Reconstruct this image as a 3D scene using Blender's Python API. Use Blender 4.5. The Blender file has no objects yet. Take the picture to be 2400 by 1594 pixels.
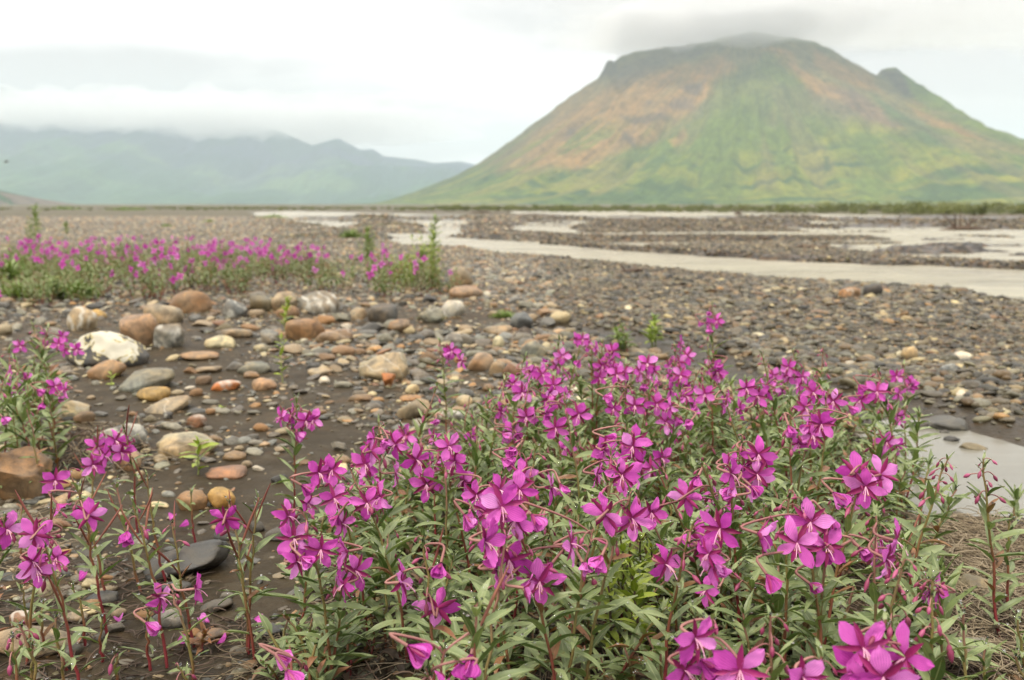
import bpy, math, random
import numpy as np
from mathutils import Vector, Matrix, Quaternion
random.seed(7); rng = np.random.default_rng(7)
sc = bpy.context.scene
COL = sc.collection
R = math.radians

# ------------------------------------------------------------------ camera, world, sun, exposure
CAM_Z = 0.47
PITCH = math.atan(319/2100)
cam = bpy.data.cameras.new('camera'); co = bpy.data.objects.new('camera', cam); COL.objects.link(co)
co.location = (0, 0, CAM_Z); co.rotation_euler = (math.pi/2-PITCH, 0, 0)
cam.sensor_width = 36; cam.lens = 31.5; cam.clip_start = 0.02; cam.clip_end = 60000
cam.dof.use_dof = True; cam.dof.focus_distance = 0.82; cam.dof.aperture_fstop = 9.0
sc.camera = co
sc.view_settings.view_transform = 'Standard'; sc.view_settings.look = 'None'
sc.view_settings.exposure = 1.02; sc.view_settings.gamma = 1.0; sc.view_settings.use_curve_mapping = False
cy = sc.cycles
cy.use_denoising = True
try: cy.denoiser = 'OPENIMAGEDENOISE'
except Exception: pass
cy.max_bounces = 6; cy.diffuse_bounces = 2; cy.glossy_bounces = 2; cy.transmission_bounces = 3
cy.volume_bounces = 2; cy.transparent_max_bounces = 6
cy.use_adaptive_sampling = True; cy.adaptive_threshold = 0.012
cy.caustics_reflective = False; cy.caustics_refractive = False
cy.sample_clamp_indirect = 4.0

class N:                                    # terse node helper
    def __init__(s, nt): s.nt = nt
    def n(s, typ, **k):
        x = s.nt.nodes.new(typ)
        for a, b in k.items(): setattr(x, a, b)
        return x
    def put(s, sock, v):
        if isinstance(v, bpy.types.NodeSocket): s.nt.links.new(v, sock)
        elif v is not None: sock.default_value = v
    def m(s, op, a, b=None, c=None, clamp=False):
        x = s.n('ShaderNodeMath', operation=op, use_clamp=clamp)
        s.put(x.inputs[0], a)
        if b is not None: s.put(x.inputs[1], b)
        if c is not None: s.put(x.inputs[2], c)
        return x.outputs[0]
    def noise(s, vec, scale, detail=4, rough=.55, dist=0, out=0):
        x = s.n('ShaderNodeTexNoise'); s.put(x.inputs['Vector'], vec)
        x.inputs['Scale'].default_value = scale; x.inputs['Detail'].default_value = detail
        x.inputs['Roughness'].default_value = rough; x.inputs['Distortion'].default_value = dist
        return x.outputs[out]
    def ramp(s, f, stops, interp='LINEAR'):
        x = s.n('ShaderNodeValToRGB'); r = x.color_ramp; r.interpolation = interp
        while len(r.elements) < len(stops): r.elements.new(.5)
        for e, (p, c) in zip(r.elements, stops):
            e.position = p; e.color = (c[0], c[1], c[2], 1) if hasattr(c, '__len__') else (c, c, c, 1)
        s.put(x.inputs[0], f); return x.outputs[0]
    def mix(s, f, a, b, mode='MIX'):
        x = s.n('ShaderNodeMix', data_type='RGBA', blend_type=mode)
        s.put(x.inputs[0], f)
        for i, v in ((6, a), (7, b)):
            if isinstance(v, tuple) and len(v) == 3: v = (*v, 1)
            s.put(x.inputs[i], v)
        return x.outputs[2]
    def vscale(s, vec, sx, sy, sz):
        x = s.n('ShaderNodeVectorMath', operation='MULTIPLY'); s.put(x.inputs[0], vec); x.inputs[1].default_value = (sx, sy, sz)
        return x.outputs[0]

# world: overcast; Nishita sky almost wholly veiled by a cloud deck
SUN_EL, SUN_AZ = 62, 215
w = bpy.data.worlds.new('World'); sc.world = w; w.use_nodes = True
nt = w.node_tree; nt.nodes.clear(); q = N(nt)
tc = q.n('ShaderNodeTexCoord').outputs['Generated']
sep = q.n('ShaderNodeSeparateXYZ'); q.put(sep.inputs[0], tc)
X, Y, Z = sep.outputs
sky = q.n('ShaderNodeTexSky', sky_type='NISHITA', sun_disc=False, sun_elevation=R(SUN_EL), sun_rotation=R(SUN_AZ))
sky.dust_density = 3
ay = q.m('MAXIMUM', q.m('ABSOLUTE', Y), 0.02)
zc = q.m('MAXIMUM', Z, 0.0)
U = q.m('DIVIDE', X, ay); V = q.m('DIVIDE', zc, ay)
# noise space flattened towards the horizon as a deck of stratus is
fl = q.m('DIVIDE', 1.0, q.m('ADD', zc, 0.22))
cv = q.n('ShaderNodeCombineXYZ'); q.put(cv.inputs[0], q.m('MULTIPLY', X, fl)); q.put(cv.inputs[1], q.m('MULTIPLY', Y, fl)); q.put(cv.inputs[2], q.m('MULTIPLY', zc, 3.0))
n1 = q.noise(cv.outputs[0], 1.5, 6, .55, .4)
n2 = q.noise(cv.outputs[0], 5.0, 5, .55, .3)
nn = q.m('ADD', q.m('MULTIPLY', q.m('SUBTRACT', n1, .5), 1.0), q.m('MULTIPLY', q.m('SUBTRACT', n2, .5), .5))
def blob(u, v, su, sv, warp=.9):            # a soft bank of darker cloud in the direction (u, v)
    a = q.m('POWER', q.m('ABSOLUTE', q.m('DIVIDE', q.m('SUBTRACT', U, u), su)), 2.0)
    b = q.m('POWER', q.m('ABSOLUTE', q.m('DIVIDE', q.m('SUBTRACT', V, v), sv)), 2.0)
    r = q.m('ADD', q.m('SQRT', q.m('ADD', a, b)), q.m('MULTIPLY', nn, -warp))
    x = q.n('ShaderNodeMapRange', interpolation_type='SMOOTHSTEP'); q.put(x.inputs[0], r)
    x.inputs[1].default_value = 1.15; x.inputs[2].default_value = .45; x.inputs[3].default_value = 0; x.inputs[4].default_value = 1
    return x.outputs[0]
def uv(dx, dy):                             # disp pixels -> (x/y, z/y)
    s = 2400/2361; u = (dx*s-1200)/2100; v = (797-dy*s)/2100
    den = math.cos(PITCH)+v*math.sin(PITCH)
    return u/den, (v*math.cos(PITCH)-math.sin(PITCH))/den
banks = [((150,165),.34,.035,1.0),((330,245),.42,.050,1.0),((830,265),.15,.036,.9),((1760,25),.40,.080,1.0),
         ((2300,150),.24,.06,.8),((2300,290),.2,.05,.7),((1050,340),.1,.02,.4),((700,330),.5,.03,.75)]
tot = None
for (dx, dy), su, sv, k in banks:
    u, v = uv(dx, dy); bb = q.m('MULTIPLY', blob(u, v, su, sv), k)
    tot = bb if tot is None else q.m('MAXIMUM', tot, bb)
gen = q.n('ShaderNodeMapRange', interpolation_type='SMOOTHSTEP'); q.put(gen.inputs[0], nn)
gen.inputs[1].default_value = .0; gen.inputs[2].default_value = .22; gen.inputs[3].default_value = 0; gen.inputs[4].default_value = .5
tot = q.m('MAXIMUM', tot, gen.outputs[0])
cc = q.mix(tot, (6.6, 6.25, 6.02), (4.1, 3.92, 3.82))
sx = q.n('ShaderNodeMapRange'); q.put(sx.inputs[0], zc); sx.inputs[1].default_value = .2; sx.inputs[2].default_value = 1; sx.inputs[3].default_value = 1; sx.inputs[4].default_value = 2.15
sclr = q.n('ShaderNodeVectorMath', operation='SCALE'); q.put(sclr.inputs[0], cc); q.put(sclr.inputs[3], sx.outputs[0])
fin = q.mix(.94, sky.outputs[0], sclr.outputs[0])
bg = q.n('ShaderNodeBackground'); q.put(bg.inputs[0], fin); bg.inputs[1].default_value = .10
wo = q.n('ShaderNodeOutputWorld'); q.put(wo.inputs[0], bg.outputs[0])

sl = bpy.data.lights.new('sun', 'SUN'); sl.energy = 1.5; sl.angle = R(12); sl.color = (1, .91, .76)
so = bpy.data.objects.new('sun', sl); COL.objects.link(so)
so.rotation_euler = (R(90-SUN_EL), 0, R(180-SUN_AZ))

# ------------------------------------------------------------------ picture geometry -> real points
F, CX, CY, S = 2100., 1200., 797., 2400/2361
cp, sp = math.cos(PITCH), math.sin(PITCH)
def ray(px, py):
    u = (px-CX)/F; v = (CY-py)/F
    return np.array([u, cp+v*sp, -sp+v*cp])
def proj(P):
    x, y, z = P[0], P[1], P[2]-CAM_Z
    f = y*cp-z*sp; up = y*sp+z*cp
    return CX+F*x/f, CY-F*up/f, f
def sstep(a, b, x):
    t = np.clip((x-a)/(b-a), 0, 1); return t*t*(3-2*t)
_perm = np.random.default_rng(3).random((256, 256))
_p3 = np.random.default_rng(4).random((64, 64, 64))
def vn2(x, y):
    xi = np.floor(x).astype(int); yi = np.floor(y).astype(int); fx = x-xi; fy = y-yi
    fx = fx*fx*(3-2*fx); fy = fy*fy*(3-2*fy)
    g = lambda a, b: _perm[a & 255, b & 255]
    return ((g(xi, yi)*(1-fx)+g(xi+1, yi)*fx)*(1-fy)+(g(xi, yi+1)*(1-fx)+g(xi+1, yi+1)*fx)*fy)*2-1
def fbm2(x, y, o=4, gain=.5):
    x = np.asarray(x, float); y = np.asarray(y, float); s = 0; a = 1; t = 0
    for i in range(o):
        s = s+a*vn2(x*2**i+i*17.3, y*2**i+i*9.1); t += a; a *= gain
    return s/t
def vn3(p):
    i = np.floor(p).astype(int); f = p-i; f = f*f*(3-2*f); s = 0
    for a in (0, 1):
        for b in (0, 1):
            for c in (0, 1):
                wgt = (f[:, 0] if a else 1-f[:, 0])*(f[:, 1] if b else 1-f[:, 1])*(f[:, 2] if c else 1-f[:, 2])
                s = s+wgt*_p3[(i[:, 0]+a) & 63, (i[:, 1]+b) & 63, (i[:, 2]+c) & 63]
    return s*2-1

# river braids, outlines in the photograph, set out on the gently falling outwash plain
def base_z(x, y):
    y = np.maximum(y, 0.0)
    return -0.0095*np.clip(y-5, 0, 121) - .05*sstep(4.5, 7.5, y)*sstep(-1, 1.5, x-.04*y)
def on_plane(px, py, dz=0., f=base_z, n=40):
    r = ray(px, py); t = 1.; lo, hi = .05, 900.
    for _ in range(60):
        t = math.sqrt(lo*hi); P = r*t
        if CAM_Z+P[2] > float(f(P[0], P[1]))+dz: lo = t
        else: hi = t
    P = r*t; return np.array([P[0], P[1], CAM_Z+P[2]])
braid_px = [
 [(885,540),(960,538),(1100,550),(1300,566),(1500,581),(1750,598),(2000,608),(2200,614),(2361,622),(2700,640),(2800,745),(2361,702),(2250,682),(2080,667),(1900,655),(1750,642),(1600,627),(1450,613),(1300,598),(1150,586),(1020,574),(930,566)],
 [(590,489),(660,486.5),(740,488),(880,491),(1050,495),(1060,500),(900,502),(800,505),(840,512),(795,527),(700,516),(640,502)],
 [(870,507),(960,501),(1110,503),(1080,512),(1062,530),(1045,541),(1000,538),(985,522),(900,516)],
 [(1190,487.5),(1400,486.5),(1650,489),(1900,493),(2100,497),(2361,502),(2700,508),(2700,522),(2361,513),(2100,510),(1850,507),(1700,505),(1650,510),(1500,509),(1350,503),(1220,498)],
 [(1220,508),(1330,508),(1440,512),(1360,519),(1300,524),(1330,536),(1250,540),(1190,528)],
 [(1790,508),(1960,512),(2120,522),(2361,530),(2700,546),(2700,572),(2361,545),(2150,538),(1950,530),(1830,519)],
 [(2000,535),(2150,542),(2361,552),(2700,575),(2700,640),(2361,612),(2220,600),(2080,592),(1950,580),(1860,568),(1900,562),(2060,566),(2130,560),(2060,550)],
 [(1790,522),(1900,527),(1990,533),(1900,534),(1800,529)],
 [(1420,560),(1500,566),(1600,566),(1700,572),(1640,576),(1500,574)],
]
BR = [np.array([on_plane(x*S, y*S, -.04)[:2] for x, y in b]) for b in braid_px]
# the little silt stream behind the flowers on the right
creek = np.array([on_plane(x*S, y*S, -.03)[:2] for x, y in
   [(1990,1010),(2130,985),(2230,1020),(2361,1060),(2600,1140),(2750,1300),(2560,1300),(2361,1200),(2230,1190),(2090,1185),(2030,1100)]])
def sdist(poly, x, y):
    inside = np.zeros(x.shape, bool); d = np.full(x.shape, 1e9)
    n = len(poly)
    for i in range(n):
        ax, ay_ = poly[i]; bx, by = poly[(i+1) % n]
        ex, ey = bx-ax, by-ay_
        t = np.clip(((x-ax)*ex+(y-ay_)*ey)/(ex*ex+ey*ey+1e-12), 0, 1)
        d = np.minimum(d, np.hypot(x-ax-t*ex, y-ay_-t*ey))
        c = ((ay_ > y) != (by > y)) & (x < (bx-ax)*(y-ay_)/((by-ay_)+1e-12)+ax)
        inside ^= c
    return np.where(inside, d, -d)
silt_line = np.array([on_plane(x*S, y*S)[:2] for x, y in [(1290,745),(1420,760),(1560,800),(1700,850),(1850,900),(2050,935),(2200,990),(2361,1010),(2600,1080)]])
def linedist(L, x, y):
    d = np.full(x.shape, 1e9)
    for i in range(len(L)-1):
        ax, ay_ = L[i]; ex, ey = L[i+1]-L[i]
        t = np.clip(((x-ax)*ex+(y-ay_)*ey)/(ex*ex+ey*ey), 0, 1)
        d = np.minimum(d, np.hypot(x-ax-t*ex, y-ay_-t*ey))
    return d
def river_mask(x, y):
    d = np.full(np.shape(x), -1e9)
    for b in BR: d = np.maximum(d, sdist(b, x, y))
    return d
def ground(x, y):
    x = np.asarray(x, float); y = np.asarray(y, float); r = np.hypot(x, y)
    z = base_z(x, y)
    z = z+.006*fbm2(x*6, y*6, 4)*(r < 30)+.012*fbm2(x*1.3+5, y*1.3, 4)*np.clip(r/2, .4, 1)
    z = z+.05*fbm2(x*.09, y*.05+3, 4)*sstep(7, 30, y)
    # hummock under the flowers, sinking to the creek
    z = z+.022*np.exp(-(((x-.32)/.38)**2+((y-.75)/.4)**2))
    far = y > 4
    dr = river_mask(x, y)
    z = z+(.035+.0011*np.minimum(r, 130))*(fbm2(x*.07+3, y*.42+1.5*fbm2(x*.05, y*.05, 2), 4, .6)-.02)*sstep(9, 16, y)*sstep(150, 120, y)*sstep(-.32, -.18, x/np.maximum(y, 1))*4.6
    k = .1+.012*r
    wob = .9*k*fbm2(x*.5/k, y*1.1/k, 4)
    z = z-(.13+.0012*r)*sstep(-.9, .25, (dr+wob)/k)*far
    z = z+(np.minimum(.42*np.maximum(fbm2(x*.7, y*1.6+4, 4, .6), -.1), .105)+.06)*sstep(0, .6, sdist(BR[6], x, y))
    dc = sdist(creek, x, y)+.02*fbm2(x*9, y*9, 3)
    z = z-.045*sstep(-.10, .06, dc)
    ds = linedist(silt_line, x, y)
    z = z-.022*sstep(.22, .05, ds)
    return z
mudzones = [np.array([on_plane(x*S, y*S)[:2] for x, y in L_]) for L_ in (
  [(300,815),(480,795),(640,845),(800,900),(640,880),(430,885),(330,905),(260,880)],
  [(190,880),(340,925),(300,1000),(180,1010)],
  [(420,950),(660,960),(620,1010),(440,1000)],
  [(330,1075),(700,1050),(780,1100),(700,1200),(640,1500),(300,1580),(240,1250),(180,1130)],
  [(60,1010),(170,1030),(150,1090),(70,1030)],
  [(640,960),(900,1000),(860,1050),(640,1040)])]
def mud_mask(x, y):
    d = np.full(np.shape(x), -1e9)
    for m_ in mudzones: d = np.maximum(d, sdist(m_, x, y))
    return sstep(-.03, .03, d+.05*fbm2(x*8, y*8, 3))
def gz(x, y): return float(ground(np.array([x]), np.array([y]))[0])
# quick table of the near ground
_GX = np.linspace(-6, 7, 521); _GY = np.linspace(.1, 11, 545)
_GT = ground(*np.meshgrid(_GX, _GY))
def gq(x, y):
    fx = np.clip((x+6)/13*520, 0, 519.999); fy = np.clip((y-.1)/10.9*544, 0, 543.999)
    i = int(fx); j = int(fy); a = fx-i; b = fy-j
    return (_GT[j, i]*(1-a)+_GT[j, i+1]*a)*(1-b)+(_GT[j+1, i]*(1-a)+_GT[j+1, i+1]*a)*b
def on_ground(px, py, H=0.):
    r = ray(px, py); lo, hi = .05, 14.
    for _ in range(45):
        t = math.sqrt(lo*hi); P = r*t
        if CAM_Z+P[2] > gq(P[0], P[1])+H: lo = t
        else: hi = t
    P = r*t; return np.array([P[0], P[1], CAM_Z+P[2]])

# ------------------------------------------------------------------ mesh helpers
def mesh_np(name, V_, F_, mats=(), smooth=True, mi=None, uvs=None, cols=None):
    me = bpy.data.meshes.new(name)
    V_ = np.asarray(V_, np.float32); 
    if isinstance(F_, np.ndarray):
        nf, k = F_.shape
        me.vertices.add(len(V_)); me.vertices.foreach_set('co', V_.ravel())
        me.loops.add(nf*k); me.loops.foreach_set('vertex_index', F_.astype(np.int32).ravel())
        me.polygons.add(nf); me.polygons.foreach_set('loop_start', np.arange(0, nf*k, k, dtype=np.int32))
        me.polygons.foreach_set('loop_total', np.full(nf, k, np.int32))
        me.update(calc_edges=True)
    else:
        me.from_pydata([tuple(v) for v in V_.tolist()], [], F_); me.update()
    for m_ in mats: me.materials.append(m_)
    if smooth: me.polygons.foreach_set('use_smooth', np.ones(len(me.polygons), bool))
    if mi is not None: me.polygons.foreach_set('material_index', np.asarray(mi, np.int32))
    if uvs is not None:
        ul = me.uv_layers.new(name='UVMap'); vi = np.zeros(len(me.loops), np.int32); me.loops.foreach_get('vertex_index', vi)
        ul.data.foreach_set('uv', np.asarray(uvs, np.float32)[vi].ravel())
    if cols is not None:
        for nm, c in cols.items():
            a = me.color_attributes.new(nm, 'FLOAT_COLOR', 'POINT')
            c4 = np.ones((len(V_), 4), np.float32); c4[:, :3] = c; a.data.foreach_set('color', c4.ravel())
    return me
def link(name, data, parent=None, loc=None, **props):
    o = bpy.data.objects.new(name, data); COL.objects.link(o)
    if parent: o.parent = parent
    if loc is not None: o.location = loc
    for k, v in props.items(): o[k] = v
    return o
def grid_faces(nr, nc, wrap=False):
    r = np.arange(nr-1)[:, None]; c = np.arange(nc if wrap else nc-1)[None, :]; c2 = (c+1) % nc
    a = r*nc+c; b = r*nc+c2; d = (r+1)*nc+c; e = (r+1)*nc+c2
    return np.stack([a, b, e, d], -1).reshape(-1, 4)
def tube(pts, rad, n=6, cap=True):
    """ring tube along pts with radii rad -> verts, quads"""
    pts = np.asarray(pts, float); m_ = len(pts); rad = np.broadcast_to(rad, (m_,))
    T = np.gradient(pts, axis=0); T /= np.linalg.norm(T, axis=1)[:, None]+1e-12
    ref = np.array([0.31, 0.93, .17]) if abs(T[0][2]) > .6 else np.array([.1, .05, 1.])
    A = np.cross(T, ref); A /= np.linalg.norm(A, axis=1)[:, None]+1e-12; B = np.cross(T, A)
    an = np.linspace(0, 2*np.pi, n, endpoint=False)
    Vv = pts[:, None, :]+rad[:, None, None]*(A[:, None, :]*np.cos(an)[None, :, None]+B[:, None, :]*np.sin(an)[None, :, None])
    return Vv.reshape(-1, 3), grid_faces(m_, n, True)
class Acc:
    def __init__(s): s.v = []; s.f = []; s.m = []; s.n = 0
    def add(s, v, f, mi=0):
        s.v.append(v); s.f.append(np.asarray(f)+s.n); s.m += [mi]*len(f); s.n += len(v)
    def mesh(s, name, mats, **k): return mesh_np(name, np.vstack(s.v), np.vstack(s.f), mats, mi=s.m, **k)
def bez(a, b, c, n):
    t = np.linspace(0, 1, n)[:, None]; return (1-t)**2*np.asarray(a)+2*t*(1-t)*np.asarray(b)+t*t*np.asarray(c)

def mat(name):
    m_ = bpy.data.materials.new(name); m_.use_nodes = True; nt = m_.node_tree; nt.nodes.clear()
    q = N(nt); b = q.n('ShaderNodeBsdfPrincipled'); o = q.n('ShaderNodeOutputMaterial'); q.put(o.inputs[0], b.outputs[0])
    return m_, q, b, o
def bump(q, b, h, strength=.4, dist=.002):
    x = q.n('ShaderNodeBump'); x.inputs['Strength'].default_value = strength; x.inputs['Distance'].default_value = dist
    q.put(x.inputs['Height'], h); q.put(b.inputs['Normal'], x.outputs[0])

# ------------------------------------------------------------------ materials of the setting
def pos(q): return q.n('ShaderNodeNewGeometry').outputs['Position']
def attr(q, name, typ='GEOMETRY', out='Color'):
    a = q.n('ShaderNodeAttribute', attribute_type=typ, attribute_name=name); return a.outputs[out]

def mk_ground():
    m_, q, b, o = mat('wet_silt_and_gravel')
    P = pos(q); z = attr(q, 'zone'); s = q.n('ShaderNodeSeparateColor'); q.put(s.inputs[0], z)
    wet, grav, green = s.outputs
    n1 = q.noise(P, 9, 6, .6); n2 = q.noise(P, 140, 3, .7); n3 = q.noise(P, 2.2, 4, .6)
    mud = q.mix(q.ramp(n1, [(.3, 0), (.7, 1)]), (.030, .021, .009), (.060, .043, .020))
    mud = q.mix(q.ramp(n2, [(.35, 0), (.75, .6)]), mud, (.085, .064, .036))
    mud = q.mix(q.ramp(n3, [(.45, 0), (.65, .5)]), mud, (.036, .027, .015))
    # fine grit: cells coloured one by one
    def cells(scale, seedcol):
        v = q.n('ShaderNodeTexVoronoi'); q.put(v.inputs['Vector'], P); v.inputs['Scale'].default_value = scale; v.inputs['Randomness'].default_value = 1
        sc_ = q.n('ShaderNodeSeparateColor'); q.put(sc_.inputs[0], v.outputs['Color'])
        c = q.ramp(sc_.outputs[0], [(0, (.028, .026, .022)), (.25, (.06, .052, .038)), (.45, (.115, .09, .06)), (.62, (.15, .09, .045)), (.78, (.075, .07, .062)), (.9, (.21, .175, .115)), (1, (.36, .33, .25))], 'CONSTANT')
        return c, v.outputs['Distance'], sc_.outputs[1]
    c1, d1, r1 = cells(46, 0); c2, d2, r2 = cells(14, 0); c3, d3, r3 = cells(4.2, 0)
    sp_ = q.n('ShaderNodeSeparateXYZ'); q.put(sp_.inputs[0], P); Yp = sp_.outputs[1]
    fmr = q.n('ShaderNodeMapRange'); q.put(fmr.inputs[0], Yp); fmr.inputs[1].default_value = 5; fmr.inputs[2].default_value = 14
    fm2 = q.n('ShaderNodeMapRange'); q.put(fm2.inputs[0], Yp); fm2.inputs[1].default_value = 25; fm2.inputs[2].default_value = 50
    g = q.mix(fmr.outputs[0], c1, c2); g = q.mix(fm2.outputs[0], g, q.mix(.5, c3, (.15, .13, .095)))
    few = q.m('MULTIPLY', q.m('GREATER_THAN', q.m('MULTIPLY', r1, 1.0), .60), .8)
    cov = q.m('MAXIMUM', q.m('MULTIPLY', grav, 1.0), q.m('MULTIPLY', few, q.m('ADD', .15, grav)), clamp=True)
    lum = q.ramp(q.noise(P, .35, 5, .6), [(.3, .6), (.7, 1.05)])
    col = q.mix(cov, mud, g)
    col = q.mix(1.0, col, lum, 'MULTIPLY')
    gc = q.ramp(q.noise(P, 1.1, 5, .7), [(.45, 0), (.6, 1)])
    col = q.mix(q.m('MULTIPLY', gc, green), col, q.mix(n1, (.07, .085, .02), (.13, .12, .04)))
    dark = q.mix(q.m('MULTIPLY', wet, .55), col, q.mix(1.0, col, (.55, .56, .6), 'MULTIPLY'))
    q.put(b.inputs['Base Color'], dark)
    ro = q.n('ShaderNodeMapRange'); q.put(ro.inputs[0], q.m('ADD', wet, q.m('MULTIPLY', q.m('SUBTRACT', n1, .5), .8)))
    ro.inputs[3].default_value = .72; ro.inputs[4].default_value = .30; q.put(b.inputs['Roughness'], ro.outputs[0])
    b.inputs['Specular IOR Level'].default_value = .13
    h = q.m('ADD', q.m('MULTIPLY', n2, .5), q.m('MULTIPLY', q.m('SUBTRACT', 1, d1), q.m('ADD', .3, grav)))
    bump(q, b, h, .6, .006)
    return m_
M_ground = mk_ground()

def mk_water(name, c1, c2, scale, rough, bmp, dist, turb=True):
    m_, q, b, o = mat(name); P = pos(q)
    Pv = q.vscale(P, .6, 1.5, 1)
    n = q.noise(Pv, scale, 5, .6, .6); nb = q.noise(Pv, scale*.16, 3, .5)
    q.put(b.inputs['Base Color'], q.mix(q.ramp(q.m('ADD', q.m('MULTIPLY', n, .5), q.m('MULTIPLY', nb, .5)), [(.35, 0), (.65, 1)]), c1, c2))
    b.inputs['Roughness'].default_value = rough; b.inputs['IOR'].default_value = 1.33
    bump(q, b, n, bmp, dist)
    return m_
M_river = mk_water('silty_river_water', (.21, .19, .135), (.41, .38, .28), 4.0, .25, 1.0, .14)
M_creek = mk_water('still_silty_water', (.145, .14, .115), (.20, .19, .155), 6, .2, .5, .006)

def foliage_attr_mat(name, c1, c2, c3):
    m_, q, b, o = mat(name)
    r = attr(q, 'tone', out='Fac')
    q.put(b.inputs['Base Color'], q.ramp(r, [(0, c1), (.5, c2), (1, c3)]))
    b.inputs['Roughness'].default_value = .6
    return m_

# ------------------------------------------------------------------ ground: one sheet, fine near the viewer, out to the mountains
def build_ground():
    th = np.radians(np.concatenate([np.linspace(-180, -48, 34, endpoint=False), np.linspace(-48, 48, 520, endpoint=False), np.linspace(48, 180, 34, endpoint=False)]))
    r = np.concatenate([np.array([.02, .1, .2]), np.geomspace(.28, 200, 640), np.geomspace(215, 12500, 44)])
    Rr, T = np.meshgrid(r, th, indexing='ij')
    x = Rr*np.sin(T); y = Rr*np.cos(T)
    z = ground(x.ravel(), y.ravel()).reshape(x.shape)
    # land beyond the bush line lies a touch above the river bed
    V_ = np.stack([x, y, z], -1).reshape(-1, 3)
    Fc = grid_faces(len(r), len(th), True)
    xf, yf = x.ravel(), y.ravel(); rr = np.hypot(xf, yf)
    dr = river_mask(xf, yf); ds = linedist(silt_line, xf, yf); dc = sdist(creek, xf, yf)
    wet = np.clip(sstep(-.3-.01*rr, .1, dr)+sstep(.35, .1, ds)*.7+sstep(-.2, 0, dc)+.25, 0, 1)
    px = CX+F*xf/np.maximum(yf, .1)
    right = sstep(-.35, .25, xf-.15-.02*yf)*sstep(1.2, 2., yf)
    grav = .28+.5*right+.65*sstep(4, 9, yf)
    grav *= 1-.95*sstep(.24+.12*sstep(.7, 1., xf), .06, ds); grav *= 1-sstep(-.12, 0, dc)
    mudpool = np.exp(-(((xf+.85)/.45)**2+((yf-2.1)/.45)**2))
    grav *= 1-.8*np.clip(mudpool, 0, 1)
    grav = grav*(1-.85*mud_mask(xf, yf)); grav = np.clip(grav, 0, 1)
    green = np.clip(sstep(6, 9, yf)*sstep(.10, -.25, xf/np.maximum(yf, .1)), 0, 1)*.55
    green = np.maximum(green, sstep(118, 135, yf)*sstep(-30, 10, xf)*1.0)
    green = np.maximum(green, sstep(250, 900, yf))
    me = mesh_np('ground', V_, Fc, [M_ground], cols={'zone': np.stack([wet, grav, green], -1)})
    link('ground', me, kind='structure')
build_ground()

# silty river: one sheet following the fall of the plain, seen wherever the bed is cut below it
def build_river():
    xs = np.linspace(-70, 150, 180); ys = np.geomspace(4.6, 240, 150)
    gx, gy = np.meshgrid(xs, ys)
    gx = gx*(gy/240)**.75
    z = base_z(gx, gy)-.045-.0005*gy+.004*fbm2(gx*3, gy*3, 2)*(gy < 30)
    z += .05*fbm2(gx*.09, gy*.05+3, 4)*sstep(7, 30, gy)
    link('river', mesh_np('river', np.stack([gx, gy, z], -1).reshape(-1, 3), grid_faces(150, 180), [M_river]), kind='structure')
build_river()
def build_creek():
    c = creek; x0, y0 = c.min(0)-.15; x1, y1 = c.max(0)+.15
    gx, gy = np.meshgrid(np.linspace(x0, x1, 60), np.linspace(y0, y1, 60))
    z = base_z(gx, gy)-.026
    link('creek_water', mesh_np('creek_water', np.stack([gx, gy, z], -1).reshape(-1, 3), grid_faces(60, 60), [M_creek]), kind='structure')
build_creek()

# ------------------------------------------------------------------ mountains
def mk_mtn():
    m_, q, b, o = mat('tundra_slopes')
    c = attr(q, 'rockmap'); P = pos(q); fl = attr(q, 'flow', out='Vector')
    n = q.noise(P, .035, 8, .7); n2 = q.noise(P, .006, 6, .6, 1.5)
    c2 = q.mix(1.0, c, q.ramp(n, [(.36, (.7, .75, .74)), (.5, (1, 1, 1)), (.66, (1.22, 1.18, 1.1))]), 'MULTIPLY')
    c2 = q.mix(1.0, c2, q.ramp(n2, [(.35, .85), (.65, 1.15)]), 'MULTIPLY')
    n3 = q.noise(q.vscale(fl, 30, 4.5, 1), 1, 7, .68, .3)
    c2 = q.mix(1.0, c2, q.ramp(n3, [(.36, (.68, .72, .70)), (.5, (1, 1, 1)), (.64, (1.24, 1.18, 1.05))]), 'MULTIPLY')
    q.put(b.inputs['Base Color'], c2); b.inputs['Roughness'].default_value = .9; b.inputs['Specular IOR Level'].default_value = .1
    bump(q, b, q.m('ADD', n, n3), 1.0, 26)
    return m_
M_mtn = mk_mtn()
def pip(poly, x, y): return sdist(np.array(poly, float), x, y)

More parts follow.
